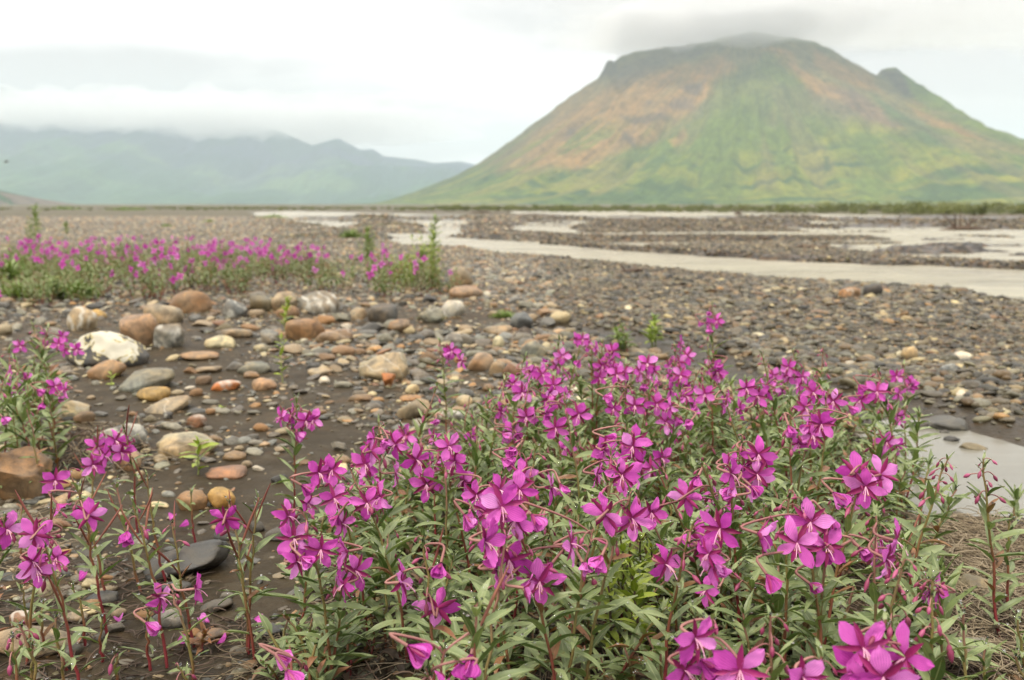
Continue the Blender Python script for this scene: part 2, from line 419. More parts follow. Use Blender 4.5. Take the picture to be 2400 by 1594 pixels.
def px_to_azel(px, py):
    u = (np.asarray(px)-CX)/F; v = (CY-np.asarray(py))/F
    den = cp+v*sp
    return u/den, (v*cp-sp)/den            # x/y, z/y
def vert_px(x, y, z):
    zz = z-CAM_Z; f = y*cp-zz*sp; up = y*sp+zz*cp
    return (CX+F*x/f)/S, (CY-F*up/f)/S      # disp pixels
def build_mountain():
    D = 4000.
    sil = np.array([(560,473),(700,472),(870,469),(950,444),(1050,405),(1100,378),(1150,344),(1200,308),(1250,270),(1290,240),(1340,204),(1378,182),(1390,162),(1399,140),(1409,138),(1416,144),(1428,133),(1450,122),(1500,113),(1560,106),(1620,98),(1680,84),(1740,72),(1790,82),(1850,90),(1885,98),(1930,122),(1980,150),(2022,173),(2032,162),(2046,156),(2066,157),(2082,170),(2096,203),(2110,225),(2150,250),(2190,268),(2225,273),(2260,298),(2300,322),(2361,353),(2420,376),(2500,405),(2600,436),(2750,466),(2900,473)], float)*S
    az, el = px_to_azel(sil[:, 0], sil[:, 1])
    xs = np.linspace(az[0]*D, az[-1]*D, 620)
    H = np.interp(xs, az*D, el*D+CAM_Z)+1.2
    H = np.maximum(H, 0)
    tf = np.linspace(0, 1, 260)
    X_, T = np.meshgrid(xs, tf); Hh = np.broadcast_to(H, X_.shape)
    xs0 = (1740*S-CX)/F*D
    g = (1-T)**1.25*(1-.25*T)
    # spurs and gullies fan out from the summit
    qn = (X_-xs0)/(.22+T)/900.
    sp1 = 1-np.abs(fbm2(qn*2.3+3, T*1.1, 4))*2
    sp2 = 1-np.abs(fbm2(qn*7.5, T*2.5+8, 4))*2
    env = np.sin(np.pi*np.clip(T, 0, 1))**.8*np.clip(Hh/450, 0, 1)
    sp3 = 1-np.abs(fbm2(qn*19, T*5+2, 4))*2
    z = Hh*g+env*(52*(sp1-.5)+26*(sp2-.5)+12*(sp3-.5))
    # a broad shoulder in the middle of the face
    z += 55*env*np.exp(-((X_-xs0-60-500*T)/260)**2)
    z += env*9*fbm2(X_*.012, T*40, 5)
    edge = np.clip(Hh/60, 0, 1)
    y = D-T*(1500+350*fbm2(X_*.0011, X_*0, 3))*(.35+.65*np.clip(Hh/350, 0, 1))-80*T
    z = z-1.4-2.5*T*(1-edge)
    z[-1] = -6
    # crags along the skyline
    z += (6*fbm2(X_*.03, T*30, 4))*np.exp(-T*30)*np.clip(Hh/200, 0, 1)
    # back of the mountain
    tb = np.linspace(0, 1, 40)[1:]
    Xb, Tb = np.meshgrid(xs, tb); Hb = np.broadcast_to(H, Xb.shape)
    zb = Hb*(1-Tb)**1.2-3; yb = D+1700*Tb
    V_ = np.concatenate([np.stack([Xb, yb, zb], -1)[::-1].reshape(-1, 3), np.stack([X_, y, z], -1).reshape(-1, 3)])
    nr = 39+260
    px, py = vert_px(V_[:, 0], np.maximum(V_[:, 1], 100), V_[:, 2])
    tt = np.concatenate([np.zeros(Xb.size), T.ravel()]); qq = np.concatenate([np.zeros(Xb.size), qn.ravel()])
    px = px+26*fbm2(V_[:, 0]*.006, tt*7, 4); py = py+16*fbm2(V_[:, 0]*.007+9, tt*8, 4)
    streak = fbm2(qq*9+2, tt*3, 4); patch = fbm2(V_[:, 0]*.004, tt*9+5, 5)
    patch2 = fbm2(V_[:, 0]*.008+30, tt*26+5, 5)
    green = np.array([.105, .150, .036]); yel = np.array([.20, .21, .05]); dk = np.array([.036, .075, .030])
    orange = np.array([.285, .185, .088]); brown = np.array([.165, .135, .085]); purp = np.array([.105, .09, .08])
    col = np.broadcast_to(green, (len(V_), 3)).copy()
    def lay(k, c): 
        nonlocal col; k = np.clip(k, 0, 1)[:, None]; col = col*(1-k)+c*k
    lay(sstep(.02, .3, patch)*.8*sstep(240, 330, py), yel)
    lay(sstep(0.05, .3, streak)*.6*sstep(330, 250, px*0+py)*0, yel)
    lay(sstep(-.05, -.28, patch2)*.85*sstep(300, 370, py), dk)
    band_ = fbm2(V_[:, 0]*.0028+4, tt*34, 5); lay(sstep(.02, .22, band_)*.7*sstep(330, 400, py), dk*1.15); lay(sstep(-.02, -.25, band_)*.55*sstep(300, 360, py), yel)
    lay(sstep(-.05, -.3, streak)*.6*sstep(250, 330, py)*sstep(1700, 1300, px), yel*1.05); lay(sstep(.05, .3, streak)*.7*sstep(280, 350, py)*sstep(1750, 1400, px), dk*1.1)
    lay(sstep(.05, .3, streak)*.45*sstep(280, 360, py)*sstep(440, 400, py), dk)
    fade = lambda poly, wd: sstep(-wd, wd, pip(poly, px, py))
    lay(fade([(1100,380),(1270,230),(1400,120),(1560,90),(1740,70),(1880,85),(2060,170),(2120,240),(2300,320),(2361,350),(2340,370),(2200,330),(2060,300),(1950,270),(1850,230),(1700,230),(1600,290),(1500,330),(1400,360),(1290,395),(1180,395)], 22)*.75, brown)
    lay(fade([(1150,395),(1230,300),(1330,225),(1380,230),(1330,300),(1250,395)], 18)*(.55+.6*streak), orange)
    lay(fade([(1230,380),(1210,330),(1290,250),(1400,190),(1480,160),(1600,150),(1680,120),(1700,160),(1640,220),(1560,250),(1500,330),(1400,350),(1330,385)], 16)*(.75+.5*streak), orange)
    lay(fade([(1330,390),(1290,385),(1400,330),(1520,230),(1640,160),(1660,180),(1590,260),(1500,330)], 10)*.7, orange*1.05)
    lay(fade([(1560,345),(1540,330),(1575,300),(1590,320)], 6)*.8, orange)
    lay(fade([(1750,105),(1790,130),(1850,190),(1950,245),(2060,290),(2110,300),(2060,275),(1960,220),(1880,165),(1800,110)], 7)*.9, orange)
    lay(fade([(1880,110),(2000,175),(2040,215),(1960,200),(1880,150)], 9)*.75, orange*.95)
    lay(fade([(2100,230),(2180,275),(2260,320),(2230,330),(2150,290)], 8)*.75, orange*.9)
    lay(fade([(1720,240),(1800,190),(1900,215),(1980,260),(1960,300),(1860,290),(1760,290)], 20)*.55, purp*1.25)
    lay(fade([(1900,190),(1980,225),(2080,290),(2050,290),(1960,250)], 7)*.7, purp)
    lay(fade([(1500,235),(1590,215),(1600,250),(1480,265)], 7)*.7*sstep(-.3, .2, streak+patch2), purp)
    lay(fade([(1420,150),(1500,118),(1700,100),(1600,130),(1480,170),(1400,200)], 12)*.6, purp)
    for pl in ([(1430,265),(1530,262),(1560,285),(1460,280)], [(1300,300),(1340,285),(1330,315),(1290,330)], [(1440,300),(1465,320),(1470,345),(1440,330)], [(1560,195),(1640,185),(1600,215)]):
        lay(fade(pl, 5)*.75, purp*.8)
    lay(fade([(1380,140),(1420,110),(1430,140),(1400,185)], 6)*.7, purp*.8)
    lay(fade([(2030,165),(2075,160),(2110,225),(2080,215)], 6)*.8, purp*.8)
    lay(fade([(1760,110),(1820,130),(1870,200),(1800,195),(1740,150)], 10)*.6, green*.8)
    lay(fade([(1650,190),(1740,140),(1820,160),(1880,220),(1960,300),(1800,340),(1650,330),(1600,290)], 20)*.6, green*.95)
    lay(fade([(2000,215),(2100,270),(2200,340),(2130,330),(2040,270)], 8)*.7, dk*1.3)
    # green tongues climbing between the screes
    lay(sstep(.12, .35, streak)*sstep(250, 330, py)*.8, green)
    lay(sstep(-.1, -.35, streak)*sstep(180, 260, py)*.35, brown)
    lay(fade([(1904,365),(1912,362),(1914,400),(1906,412),(1899,385)], 1.5)*.8, dk*.8)
    gl_ = col.mean(1, keepdims=True); col = np.clip(gl_+(col-gl_)*1.2, .008, 1)*np.array([1.14, 1.08, 1.05])
    me = mesh_np('mountain', V_, grid_faces(nr, 620), [M_mtn], cols={'rockmap': col, 'flow': np.stack([qq+20, tt*3, tt*0], -1)})
    link('mountain', me, kind='structure')
build_mountain()

def build_range(name, sil, D, depth, colf, seed, nx=420, nt=110, spur=60):
    sil = np.array(sil, float)*S; az, el = px_to_azel(sil[:, 0], sil[:, 1])
    xs = np.linspace(az[0]*D, az[-1]*D, nx); H = np.maximum(np.interp(xs, az*D, el*D)+1.5, 0)
    H = H*(1+.02*fbm2(xs*.002, xs*0+seed, 4))
    T = np.linspace(0, 1, nt); X_, T = np.meshgrid(xs, T); Hh = np.broadcast_to(H, X_.shape)
    s1 = 1-np.abs(fbm2(X_*.0011+seed, T*1.2, 5))*2
    env = np.sin(np.pi*T)**.7*np.clip(Hh/400, 0, 1)
    z = Hh*(1-T)**1.5+env*spur*2*(s1-.45)-1.5-3*T; z[-1] = -8
    y = D-T*depth*(.4+.6*np.clip(Hh/400, 0, 1))
    Xb, Tb = np.meshgrid(xs, np.linspace(0, 1, 12)[1:]); Hb = np.broadcast_to(H, Xb.shape)
    V_ = np.concatenate([np.stack([Xb, D+depth*Tb, Hb*(1-Tb)-4], -1)[::-1].reshape(-1, 3), np.stack([X_, y, z], -1).reshape(-1, 3)])
    tt = np.concatenate([np.zeros(Xb.size), T.ravel()])
    me = mesh_np(name, V_, grid_faces(11+nt, nx), [M_mtn], cols={'rockmap': colf(V_, tt), 'flow': np.stack([V_[:, 0]*.0011, tt*2, tt*0], -1)})
    link(name, me, kind='structure')
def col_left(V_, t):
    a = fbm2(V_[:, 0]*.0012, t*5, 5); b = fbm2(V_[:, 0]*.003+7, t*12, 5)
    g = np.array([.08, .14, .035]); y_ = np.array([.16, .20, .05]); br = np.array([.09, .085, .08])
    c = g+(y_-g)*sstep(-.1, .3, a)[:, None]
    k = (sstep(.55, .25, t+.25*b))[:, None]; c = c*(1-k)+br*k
    k = (sstep(.1, -.25, b)*.5)[:, None]; return (c*(1-k)+np.array([.04, .08, .035])*k)*np.array([.55, .72, 1.45])  # last factor paints the blue of distance haze into the slope colours
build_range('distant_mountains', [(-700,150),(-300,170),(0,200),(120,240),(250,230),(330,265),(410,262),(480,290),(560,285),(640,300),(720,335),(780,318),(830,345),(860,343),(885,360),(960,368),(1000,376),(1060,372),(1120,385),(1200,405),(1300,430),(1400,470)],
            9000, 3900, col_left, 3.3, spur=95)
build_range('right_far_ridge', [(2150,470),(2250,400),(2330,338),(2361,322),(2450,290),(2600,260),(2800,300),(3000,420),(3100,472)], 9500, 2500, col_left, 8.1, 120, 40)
build_range('scree_hill', [(-220,400),(-120,410),(-40,428),(0,443),(18,453),(45,472),(60,475)], 2600, 500,
            lambda V_, t: np.where((fbm2(V_[:, 0]*.02, t*6, 4) > -.15)[:, None]*(V_[:, 0] > -1480)[:, None], np.array([.19, .15, .12]), np.array([.05, .10, .04])), 1.7, 90, 30, 6)

# ------------------------------------------------------------------ haze and the cloud deck the summits run into
def box(name, a, b):
    (x0, y0, z0), (x1, y1, z1) = a, b
    v = [(x, y, z) for z in (z0, z1) for y in (y0, y1) for x in (x0, x1)]
    f = [(0, 2, 3, 1), (4, 5, 7, 6), (0, 1, 5, 4), (2, 6, 7, 3), (0, 4, 6, 2), (1, 3, 7, 5)]
    me = bpy.data.meshes.new(name); me.from_pydata(v, [], f); me.update(); return me
def vol_mat(name, density, color, emis=None):
    m_ = bpy.data.materials.new(name); m_.use_nodes = True; nt = m_.node_tree; nt.nodes.clear(); q = N(nt)
    v = q.n('ShaderNodeVolumePrincipled'); o = q.n('ShaderNodeOutputMaterial'); q.put(o.inputs[1], v.outputs[0])
    v.inputs['Color'].default_value = (*color, 1); v.inputs['Density'].default_value = density; v.inputs['Anisotropy'].default_value = 0.0
    return m_, q, v
HM, _, hv = vol_mat('haze', 9.0e-5, (.74, .89, .955))
hb = box('haze', (-12700, -12700, -12), (12700, 12700, 965)); hb.materials.append(HM)
link('haze', hb, kind='stuff')

def cloud(name, x0, x1, y0, y1, zb, zt, seed, dens, amp=40, nx=90, ny=50, tilt=0.):
    """a lumpy closed body of even mist, ragged below, thinning to nothing round its rim"""
    m_, _, v = vol_mat(name, dens, (1, 1, 1)); v.inputs['Anisotropy'].default_value = .2; v.inputs['Color'].default_value = (.88, .875, .87, 1)
    gx, gy = np.meshgrid(np.linspace(x0, x1, nx), np.linspace(y0, y1, ny)); u = (gx-x0)/(x1-x0)*2-1; w_ = (gy-y0)/(y1-y0)*2-1
    rim = np.clip(1-np.maximum(np.abs(u), np.abs(w_))**4, 0, 1)*np.clip(1-(u*u+w_*w_)*.45, .0, 1)
    rim = np.clip(rim*(1.15+1.1*fbm2(gx/520+seed*3, gy/520, 5, .6)), 0, 1)**1.3
    zm = zb+(zt-zb)*.45+tilt*(gx-x0)
    sc_ = 1/(200.)
    lo = zm-((zm-zb-tilt*(gx-x0))+amp*(fbm2(gx*sc_+seed, gy*sc_, 5, .6)+.2)*1.3)*rim**.5
    hi = zm+((zt-zm+tilt*(gx-x0))+amp*2*fbm2(gx*sc_*.7+seed+9, gy*sc_*.7, 4))*rim**.5
    lo = np.minimum(lo, zm-1); hi = np.maximum(hi, zm+1)
    V_ = np.concatenate([np.stack([gx, gy, lo], -1).reshape(-1, 3), np.stack([gx, gy, hi], -1).reshape(-1, 3)])
    Fb = grid_faces(ny, nx)[:, ::-1]; Ft = grid_faces(ny, nx)+nx*ny
    ring = list(range(nx))+[r_*nx+nx-1 for r_ in range(1, ny)]+[(ny-1)*nx+c for c in range(nx-2, -1, -1)]+[r_*nx for r_ in range(ny-2, 0, -1)]
    side = np.array([[ring[i], ring[(i+1) % len(ring)], ring[(i+1) % len(ring)]+nx*ny, ring[i]+nx*ny] for i in range(len(ring))])
    link(name, mesh_np(name, V_, np.vstack([Fb, Ft, side]), [m_]), kind='stuff')
rc = random.Random(11)
for k, (x0, x1, zb, zt, dn) in enumerate([(330, 1250, 660, 780, .0030), (200, 1500, 690, 800, .0016), (420, 2300, 720, 840, .0014), (100, 2900, 745, 870, .0012), (700, 3600, 770, 900, .0012)]):
    cloud('summit_cloud', x0, x1, 3600-60*k, 4400+120*k, zb, zt, 2.2+k*1.7, dn, 55+8*k, 240, 120)
cloud('mist_bank', -8200, -300, 6600, 11500, 690, 900, 4.4, .0017, 95, 320, 110)
cloud('mist_bank', -8200, -700, 7300, 10800, 600, 880, 9.4, .0017, 110, 320, 110)

# ------------------------------------------------------------------ stones
def mk_stone(name='river_stone', kind=0):
    m_, q, b, o = mat(name)
    P = q.n('ShaderNodeTexCoord').outputs['Object']
    oi = q.n('ShaderNodeObjectInfo'); base = oi.outputs['Color']; rnd = oi.outputs['Random']
    off = q.n('ShaderNodeVectorMath', operation='ADD'); q.put(off.inputs[0], P)
    cb = q.n('ShaderNodeCombineXYZ'); q.put(cb.inputs[0], q.m('MULTIPLY', rnd, 40)); q.put(off.inputs[1], cb.outputs[0])
    Q = off.outputs[0]
    n1 = q.noise(Q, 30, 6, .65, .8); n2 = q.noise(Q, 9, 3, .5); n3 = q.noise(Q, 420, 2, .7)
    c = q.mix(1.0, base, q.ramp(n1, [(.3, (.33, .33, .32)), (.5, (.80, .80, .77)), (.7, (1.38, 1.28, 1.08))]), 'MULTIPLY')
    c = q.mix(q.ramp(n2, [(.42, 0), (.62, .55)]), c, q.mix(1.0, c, (1.35, .98, .66), 'MULTIPLY'))
    c = q.mix(q.ramp(n3, [(.35, .35), (.5, 0)]), c, (.05, .045, .04))
    # thin pale quartz veins on some
    wv = q.n('ShaderNodeTexWave', wave_type='BANDS', bands_direction='DIAGONAL'); q.put(wv.inputs['Vector'], Q)
    wv.inputs['Scale'].default_value = 7; wv.inputs['Distortion'].default_value = 16; wv.inputs['Detail'].default_value = 3; wv.inputs['Detail Scale'].default_value = 1.2
    vein = q.m('MULTIPLY', q.ramp(wv.outputs['Fac'], [(.985, 0), (.998, .55)]), q.m('GREATER_THAN', rnd, .8))
    c = q.mix(vein, c, (.55, .52, .45))
    if kind == 1:       # pale crust over the top of a dark stone, with ragged edge
        s = q.n('ShaderNodeSeparateXYZ'); q.put(s.inputs[0], P)
        k = q.m('ADD', q.m('MULTIPLY', s.outputs[2], 20), q.m('MULTIPLY', q.m('SUBTRACT', q.noise(P, 22, 4, .6, 1), .5), 7.5))
        rim = q.ramp(k, [(.10, 0), (.20, 1), (.34, 1), (.5, 0)]); top = q.ramp(k, [(.14, 0), (.24, 1)])
        c = q.mix(top, c, q.mix(rim, (.50, .47, .37), (.48, .40, .17)))
    if kind == 2:       # grey stone with white bands
        k = q.m('MULTIPLY', q.ramp(wv.outputs['Fac'], [(.4, 0), (.9, .8)]), q.ramp(q.noise(Q, 26, 4, .7), [(.4, .1), (.6, 1)])); c = q.mix(k, c, (.50, .48, .41))
    q.put(b.inputs['Base Color'], c)
    b.inputs['Roughness'].default_value = .42; b.inputs['Specular IOR Level'].default_value = .35
    q.put(b.inputs['Roughness'], q.ramp(n1, [(.3, .36), (.7, .62)]))
    bump(q, b, q.m('ADD', q.m('MULTIPLY', n1, 1), q.m('MULTIPLY', n3, .25)), .55, .004)
    return m_
M_stone = mk_stone(); M_crust = mk_stone('crusted_stone', 1); M_band = mk_stone('banded_stone', 2)

def ico(sub):
    import bmesh
    bm = bmesh.new(); bmesh.ops.create_icosphere(bm, subdivisions=sub, radius=1)
    v = np.array([x.co[:] for x in bm.verts]); f = np.array([[l.index for l in p.verts] for p in bm.faces]); bm.free(); return v, f
ICO = {k: ico(k) for k in (1, 2, 3, 4)}
def stone_verts(seed, sub=3, ang=.5, box_=0.):
    """unit stone: water-worn body, flats cut into it, gentle lumps; ang = how angular"""
    r = np.random.default_rng(seed); v = ICO[sub][0].copy()
    if box_ > 0:
        v = v/np.max(np.abs(v), axis=1)[:, None]**box_
    off = r.random(3)*30
    v = v*(1+.20*vn3(v*1.1+off)+.09*vn3(v*2.6+off))[:, None]
    for _ in range(int(3+7*ang)):
        n = r.normal(size=3); n /= np.linalg.norm(n); d = r.uniform(.55, .85)+.2*(1-ang)
        k = v@n-d; v = v-np.where(k > 0, k*(.6+.35*ang), 0)[:, None]*n
    v = v*(1+.045*vn3(v*5+off)+.02*vn3(v*11+off))[:, None]
    v -= (v.max(0)+v.min(0))/2; v /= (v.max(0)-v.min(0))/2
    return v
C = dict(slate=(.062,.064,.063), dgrey=(.09,.087,.076), grey=(.19,.185,.158), green_grey=(.20,.205,.165), blue_grey=(.15,.158,.155), tan=(.30,.245,.165),
         beige=(.34,.30,.205), cream=(.50,.44,.28), white=(.54,.52,.45), brown=(.21,.145,.085), orange=(.31,.18,.075), redbrown=(.22,.125,.075),
         pink=(.32,.23,.15), orange_brown=(.26,.165,.085), ochre=(.40,.26,.085), olive=(.155,.14,.09), dbrown=(.09,.07,.05), rust=(.42,.16,.05))
WORD = dict(slate='dark slate', dgrey='dark grey', grey='grey', green_grey='greenish grey', blue_grey='blue-grey', tan='tan', beige='beige', cream='cream',
            white='whitish', brown='brown', orange='orange', redbrown='reddish brown', pink='pinkish', orange_brown='orange-brown', ochre='ochre yellow',
            olive='olive brown', dbrown='dark brown', rust='rusty orange')
# source-pixel centre, width, height of the visible stone, colour, tilt (deg, + = right end up), angularity, boxy, material, label, short landmark name
ST = [
 (255,815,182,92,'slate',-4,.5,0,1,'big dark boulder with a thick cream crust over its top','cream-crusted boulder'),
 (251,867,93,44,'orange_brown',14,.1,0,0,'smooth orange-brown oval stone leaning in front of the cream-crusted boulder',None),
 (326,773,98,76,'pink',0,.9,.2,0,'pinkish peaked angular stone behind the cream-crusted boulder','pink peaked stone'),
 (398,785,70,60,'grey',-10,.5,0,2,'pale grey banded stone touching the pink peaked stone',None),
 (448,706,100,54,'orange_brown',0,.35,0,0,'large rounded tan-brown boulder below the far flower bank','large tan-brown boulder'),
 (382,736,92,46,'tan',-8,.5,.1,0,'dull greyish tan slab in front of the large tan-brown boulder',None),
 (196,746,78,54,'beige',-18,.5,0,2,'beige and cream blotched stone sloping down to the right',None),
 (231,735,42,22,'ochre',-6,.3,0,0,'small ochre yellow stone beside the beige blotched stone',None),
 (551,720,60,46,'blue_grey',24,.6,0,2,'blue-grey stone with white stripes standing on edge','striped blue-grey stone'),
 (613,711,60,40,'olive',0,.6,0,0,'dull olive stone just behind the striped blue-grey stone',None),
 (751,708,92,54,'grey',-6,.5,0,2,'large white and grey marbled boulder under a lone flower','marbled white boulder'),
 (668,706,66,46,'tan',10,.6,0,0,'tan stone leaning on the marbled white boulder',None),
 (676,731,56,32,'pink',0,.4,0,0,'pinkish flat stone in front of the marbled white boulder',None),
 (716,772,95,54,'orange_brown',-6,.3,0,0,'big smooth rust-stained oval stone with an orange flank','rust-stained oval stone'),
 (784,788,92,32,'brown',8,.3,0,0,'flat brown stone right beside the rust-stained oval stone',None),
 (516,801,72,30,'cream',0,.5,0,0,'cream domed stone at the edge of the wet mud flat',None),
 (553,781,84,24,'tan',4,.4,0,0,'long flat tan stone behind the cream domed stone',None),
 (630,789,56,40,'grey',18,.8,.2,0,'grey angular stone left of the rust-stained oval stone',None),
 (345,890,132,56,'green_grey',14,.45,0,0,'long greenish grey stone with a raised right end lying on the mud','humped greenish grey stone'),
 (358,924,82,34,'ochre',4,.5,0,0,'ochre yellow stone in front of the humped greenish grey stone',None),
 (392,952,112,36,'tan',17,.5,0,0,'long knobbly tan stone slanting up to the right','knobbly tan stone'),
 (165,960,88,44,'cream',6,.7,0,2,'cream yellow pitted stone beside the left flowers','pitted cream stone'),
 (200,978,48,28,'brown',10,.4,0,0,'small brown stone in front of the pitted cream stone',None),
 (596,861,78,30,'green_grey',0,.3,0,0,'low greenish grey stone in the middle of the mud flat',None),
 (551,857,42,24,'blue_grey',0,.3,0,0,'round blue-grey stone touching the low greenish grey stone',None),
 (621,899,58,32,'pink',4,.5,0,0,'pinkish pebble with a flat front on the mud','flat-fronted pinkish pebble'),
 (530,903,70,25,'rust',2,.4,0,2,'rust and white pebble left of the flat-fronted pinkish pebble',None),
 (590,878,42,18,'brown',0,.4,0,0,'brown pebble between the greenish grey and pinkish ones',None),
 (466,839,104,12,'orange_brown',0,.2,0,0,'thin orange-brown sliver of stone barely showing above the mud',None),
 (489,866,70,18,'tan',4,.4,0,0,'flat tan stone sunk in the mud below the thin sliver',None),
 (761,891,28,18,'white',-4,.3,0,0,'little white oval pebble on the mud',None),
 (751,872,60,20,'tan',0,.3,0,0,'flat tan pebble behind the little white oval one',None),
 (461,987,50,30,'redbrown',0,.15,0,2,'round reddish pebble with white bands','banded reddish pebble'),
 (394,974,26,17,'slate',10,.4,0,2,'tiny black and white pebble near the banded reddish pebble',None),
 (896,734,78,46,'dgrey',0,.3,.75,0,'dark grey blocky square-edged stone','dark square block'),
 (841,736,36,34,'tan',0,.4,.5,0,'upright tan stone left of the dark square block',None),
 (900,860,120,66,'beige',7,.12,0,0,'big beige disc-shaped stone standing on its rim in the shingle','big beige disc'),
 (905,889,34,36,'rust',-20,.9,0,0,'knobbly rusty orange lump in front of the big beige disc','rusty orange lump'),
 (1082,648,56,50,'tan',-8,.6,0,0,'tan peaked boulder at the end of the far flower bank','tan peaked boulder'),
 (1092,684,82,32,'pink',0,.3,0,0,'pale pink flat stone in front of the tan peaked boulder',None),
 (1060,720,50,46,'white',-35,.4,0,2,'white stone with dark blotches tipped on its side','blotched white stone'),
 (1010,737,72,40,'green_grey',12,.5,0,0,'greenish tan rounded stone left of the blotched white stone',None),
 (934,764,66,32,'brown',12,.4,0,0,'brown wedge stone in front of the dark square block',None),
 (1127,848,66,46,'pink',0,.4,0,0,'pale orange-pink boulder behind the first tall flower head','orange-pink boulder'),
 (1165,861,42,36,'tan',0,.4,0,0,'tan stone squeezed against the orange-pink boulder',None),
 (1198,868,46,38,'redbrown',0,.4,0,0,'reddish brown stone at the edge of the flower mass',None),
 (1252,820,64,42,'green_grey',0,.5,0,0,'greenish grey stone behind the left end of the flower mass','greenish grey stone'),
 (1227,782,52,36,'dbrown',0,.3,0,0,'very dark brown round stone in the shingle ridge','dark brown round stone'),
 (1223,750,54,40,'blue_grey',10,.6,0,0,'blue-grey cobble above the dark brown round stone',None),
 (1065,795,54,28,'blue_grey',0,.3,0,2,'grey cobble with a white tip in the shingle ridge',None),
 (1166,773,72,24,'tan',8,.3,0,0,'long tan stone left of the dark brown round stone',None),
 (1168,801,28,28,'cream',10,.4,0,0,'small cream upright pebble below the long tan stone',None),
 (966,962,100,44,'tan',24,.6,.1,0,'long tan slab slanting up to the right under a flower stem','slanting tan slab'),
 (1058,975,60,28,'grey',-6,.5,0,2,'pale grey stone right of the slanting tan slab',None),
 (1089,940,42,28,'beige',0,.3,0,0,'pale round stone above the pale grey stone',None),
 (848,932,64,18,'brown',0,.3,0,0,'flat greyish brown stone below the rusty orange lump',None),
 (805,901,46,17,'green_grey',0,.3,0,0,'small flat green-grey pebble left of the rusty orange lump',None),
 (884,938,34,15,'orange',12,.7,0,0,'thin bright orange chip of stone','bright orange chip'),
 (962,934,54,15,'orange',4,.3,0,0,'flat orange pebble right of the bright orange chip',None),
 (966,911,34,22,'cream',14,.4,0,0,'cream pebble above the flat orange pebble',None),
 (44,1114,142,128,'brown',-8,.6,.25,0,'big orange-brown boulder cut by the left frame edge','big orange-brown boulder'),
 (288,1026,116,64,'grey',4,.55,0,2,'grey and white rugged boulder behind the flower tuft','rugged grey-white boulder'),
 (438,1044,142,66,'beige',3,.2,0,0,'large smooth beige boulder sunk in the mud','large smooth beige boulder'),
 (303,1078,70,50,'pink',-8,.4,0,0,'pinkish stone half hidden behind the flower tuft',None),
 (452,1172,72,50,'orange_brown',4,.4,0,0,'left orange-brown stone of the touching pair','touching pair of orange stones'),
 (518,1166,66,48,'ochre',-8,.35,0,0,'ochre yellow stone, right one of the touching pair',None),
 (531,1111,100,24,'redbrown',2,.4,.2,0,'flat reddish brown stone sunk in the mud in front of the large smooth beige boulder',None),
 (438,1318,204,78,'slate',12,.35,.12,0,'long dark slate slab tilted up to the right','long dark slate slab'),
 (412,1377,76,26,'slate',6,.4,0,0,'small dark slate piece under the long dark slate slab',None),
 (396,1450,84,44,'blue_grey',0,.4,0,0,'round blue-grey stone at the foot of the small nodding flower','round blue-grey stone'),
 (84,1504,196,74,'tan',2,.2,0,0,'long flat tan stone at the lower left corner','long flat tan stone'),
 (60,1450,66,40,'redbrown',6,.4,0,0,'reddish brown stone above the long flat tan stone',None),
 (176,1446,60,30,'tan',0,.4,0,0,'pale tan stone among the lower left stems',None),
 (508,1420,80,30,'dgrey',12,.3,0,0,'narrow dark grey stone right of the round blue-grey stone',None),
 (629,1482,84,34,'slate',16,.6,0,0,'jagged black slate beside the lower watery mud','jagged black slate'),
 (666,1512,52,36,'tan',0,.3,0,0,'round tan stone right of the jagged black slate',None),
 (498,1490,86,30,'brown',6,.3,0,0,'long low brown stone near the lower edge',None),
 (376,1184,48,14,'cream',-6,.7,0,0,'thin cream chip lying on the mud','thin cream chip'),
 (199,1357,74,20,'olive',0,.15,0,0,'yellowish flat oval stone between lower left stems',None),
 (240,1405,76,36,'slate',10,.5,0,0,'dark slate lump left of the long dark slate slab',None),
 (22,1200,36,16,'blue_grey',6,.4,0,0,'small grey stone below the big orange-brown boulder',None),
 (2284,1388,156,84,'olive',0,.2,0,0,'rounded olive brown cobble under dry straw','olive brown cobble'),
 (2277,1540,104,88,'grey',0,.3,0,0,'grey round cobble in the lower right corner','grey corner cobble'),
 (2153,1029,46,22,'slate',0,.3,0,0,'dark stone poking out of the creek water','dark creek stone'),
 (2279,1089,64,22,'olive',-4,.3,0,0,'olive brown flat stone awash in the creek',None),
 (2226,1071,38,17,'slate',8,.4,0,0,'second dark stone in the creek, behind the bud stalk',None),
 (2211,1041,24,10,'slate',0,.4,0,0,'tiny black stone in the creek right of the dark creek stone',None),
 (2256,836,40,23,'white',0,.4,0,0,'white pebble on the gravel bar above the creek bank','upper white pebble'),
 (2252,924,27,20,'white',0,.3,0,0,'round white pebble on the gravel bar nearest the creek bank','lower white pebble'),
 (2129,828,40,34,'beige',0,.6,0,0,'beige peaked stone on the gravel bar','beige peaked stone'),
 (2222,865,50,27,'blue_grey',8,.5,0,2,'speckled blue-grey stone below the upper white pebble',None),
 (1992,686,54,30,'orange_brown',16,.6,0,0,'orange-brown angular rock beside the near river channel','orange-brown angular rock'),
 (2045,680,44,32,'slate',-10,.6,0,0,'dark rock leaning on the orange-brown angular rock',None),
 (2225,1005,130,44,'dgrey',-4,.3,.2,0,'dark wet silt-coated slab on the creek bank','dark bank slab'),
]
ROCKS = []; LAND = []
lib = [(mesh_np('stone_shape', stone_verts(100+i, 3, [.45, .85, 1.3][i % 3]), ICO[3][1], [M_stone]), [.2, .5, .8][i % 3]) for i in range(18)]
def dist_of(P): return proj(P)[2]
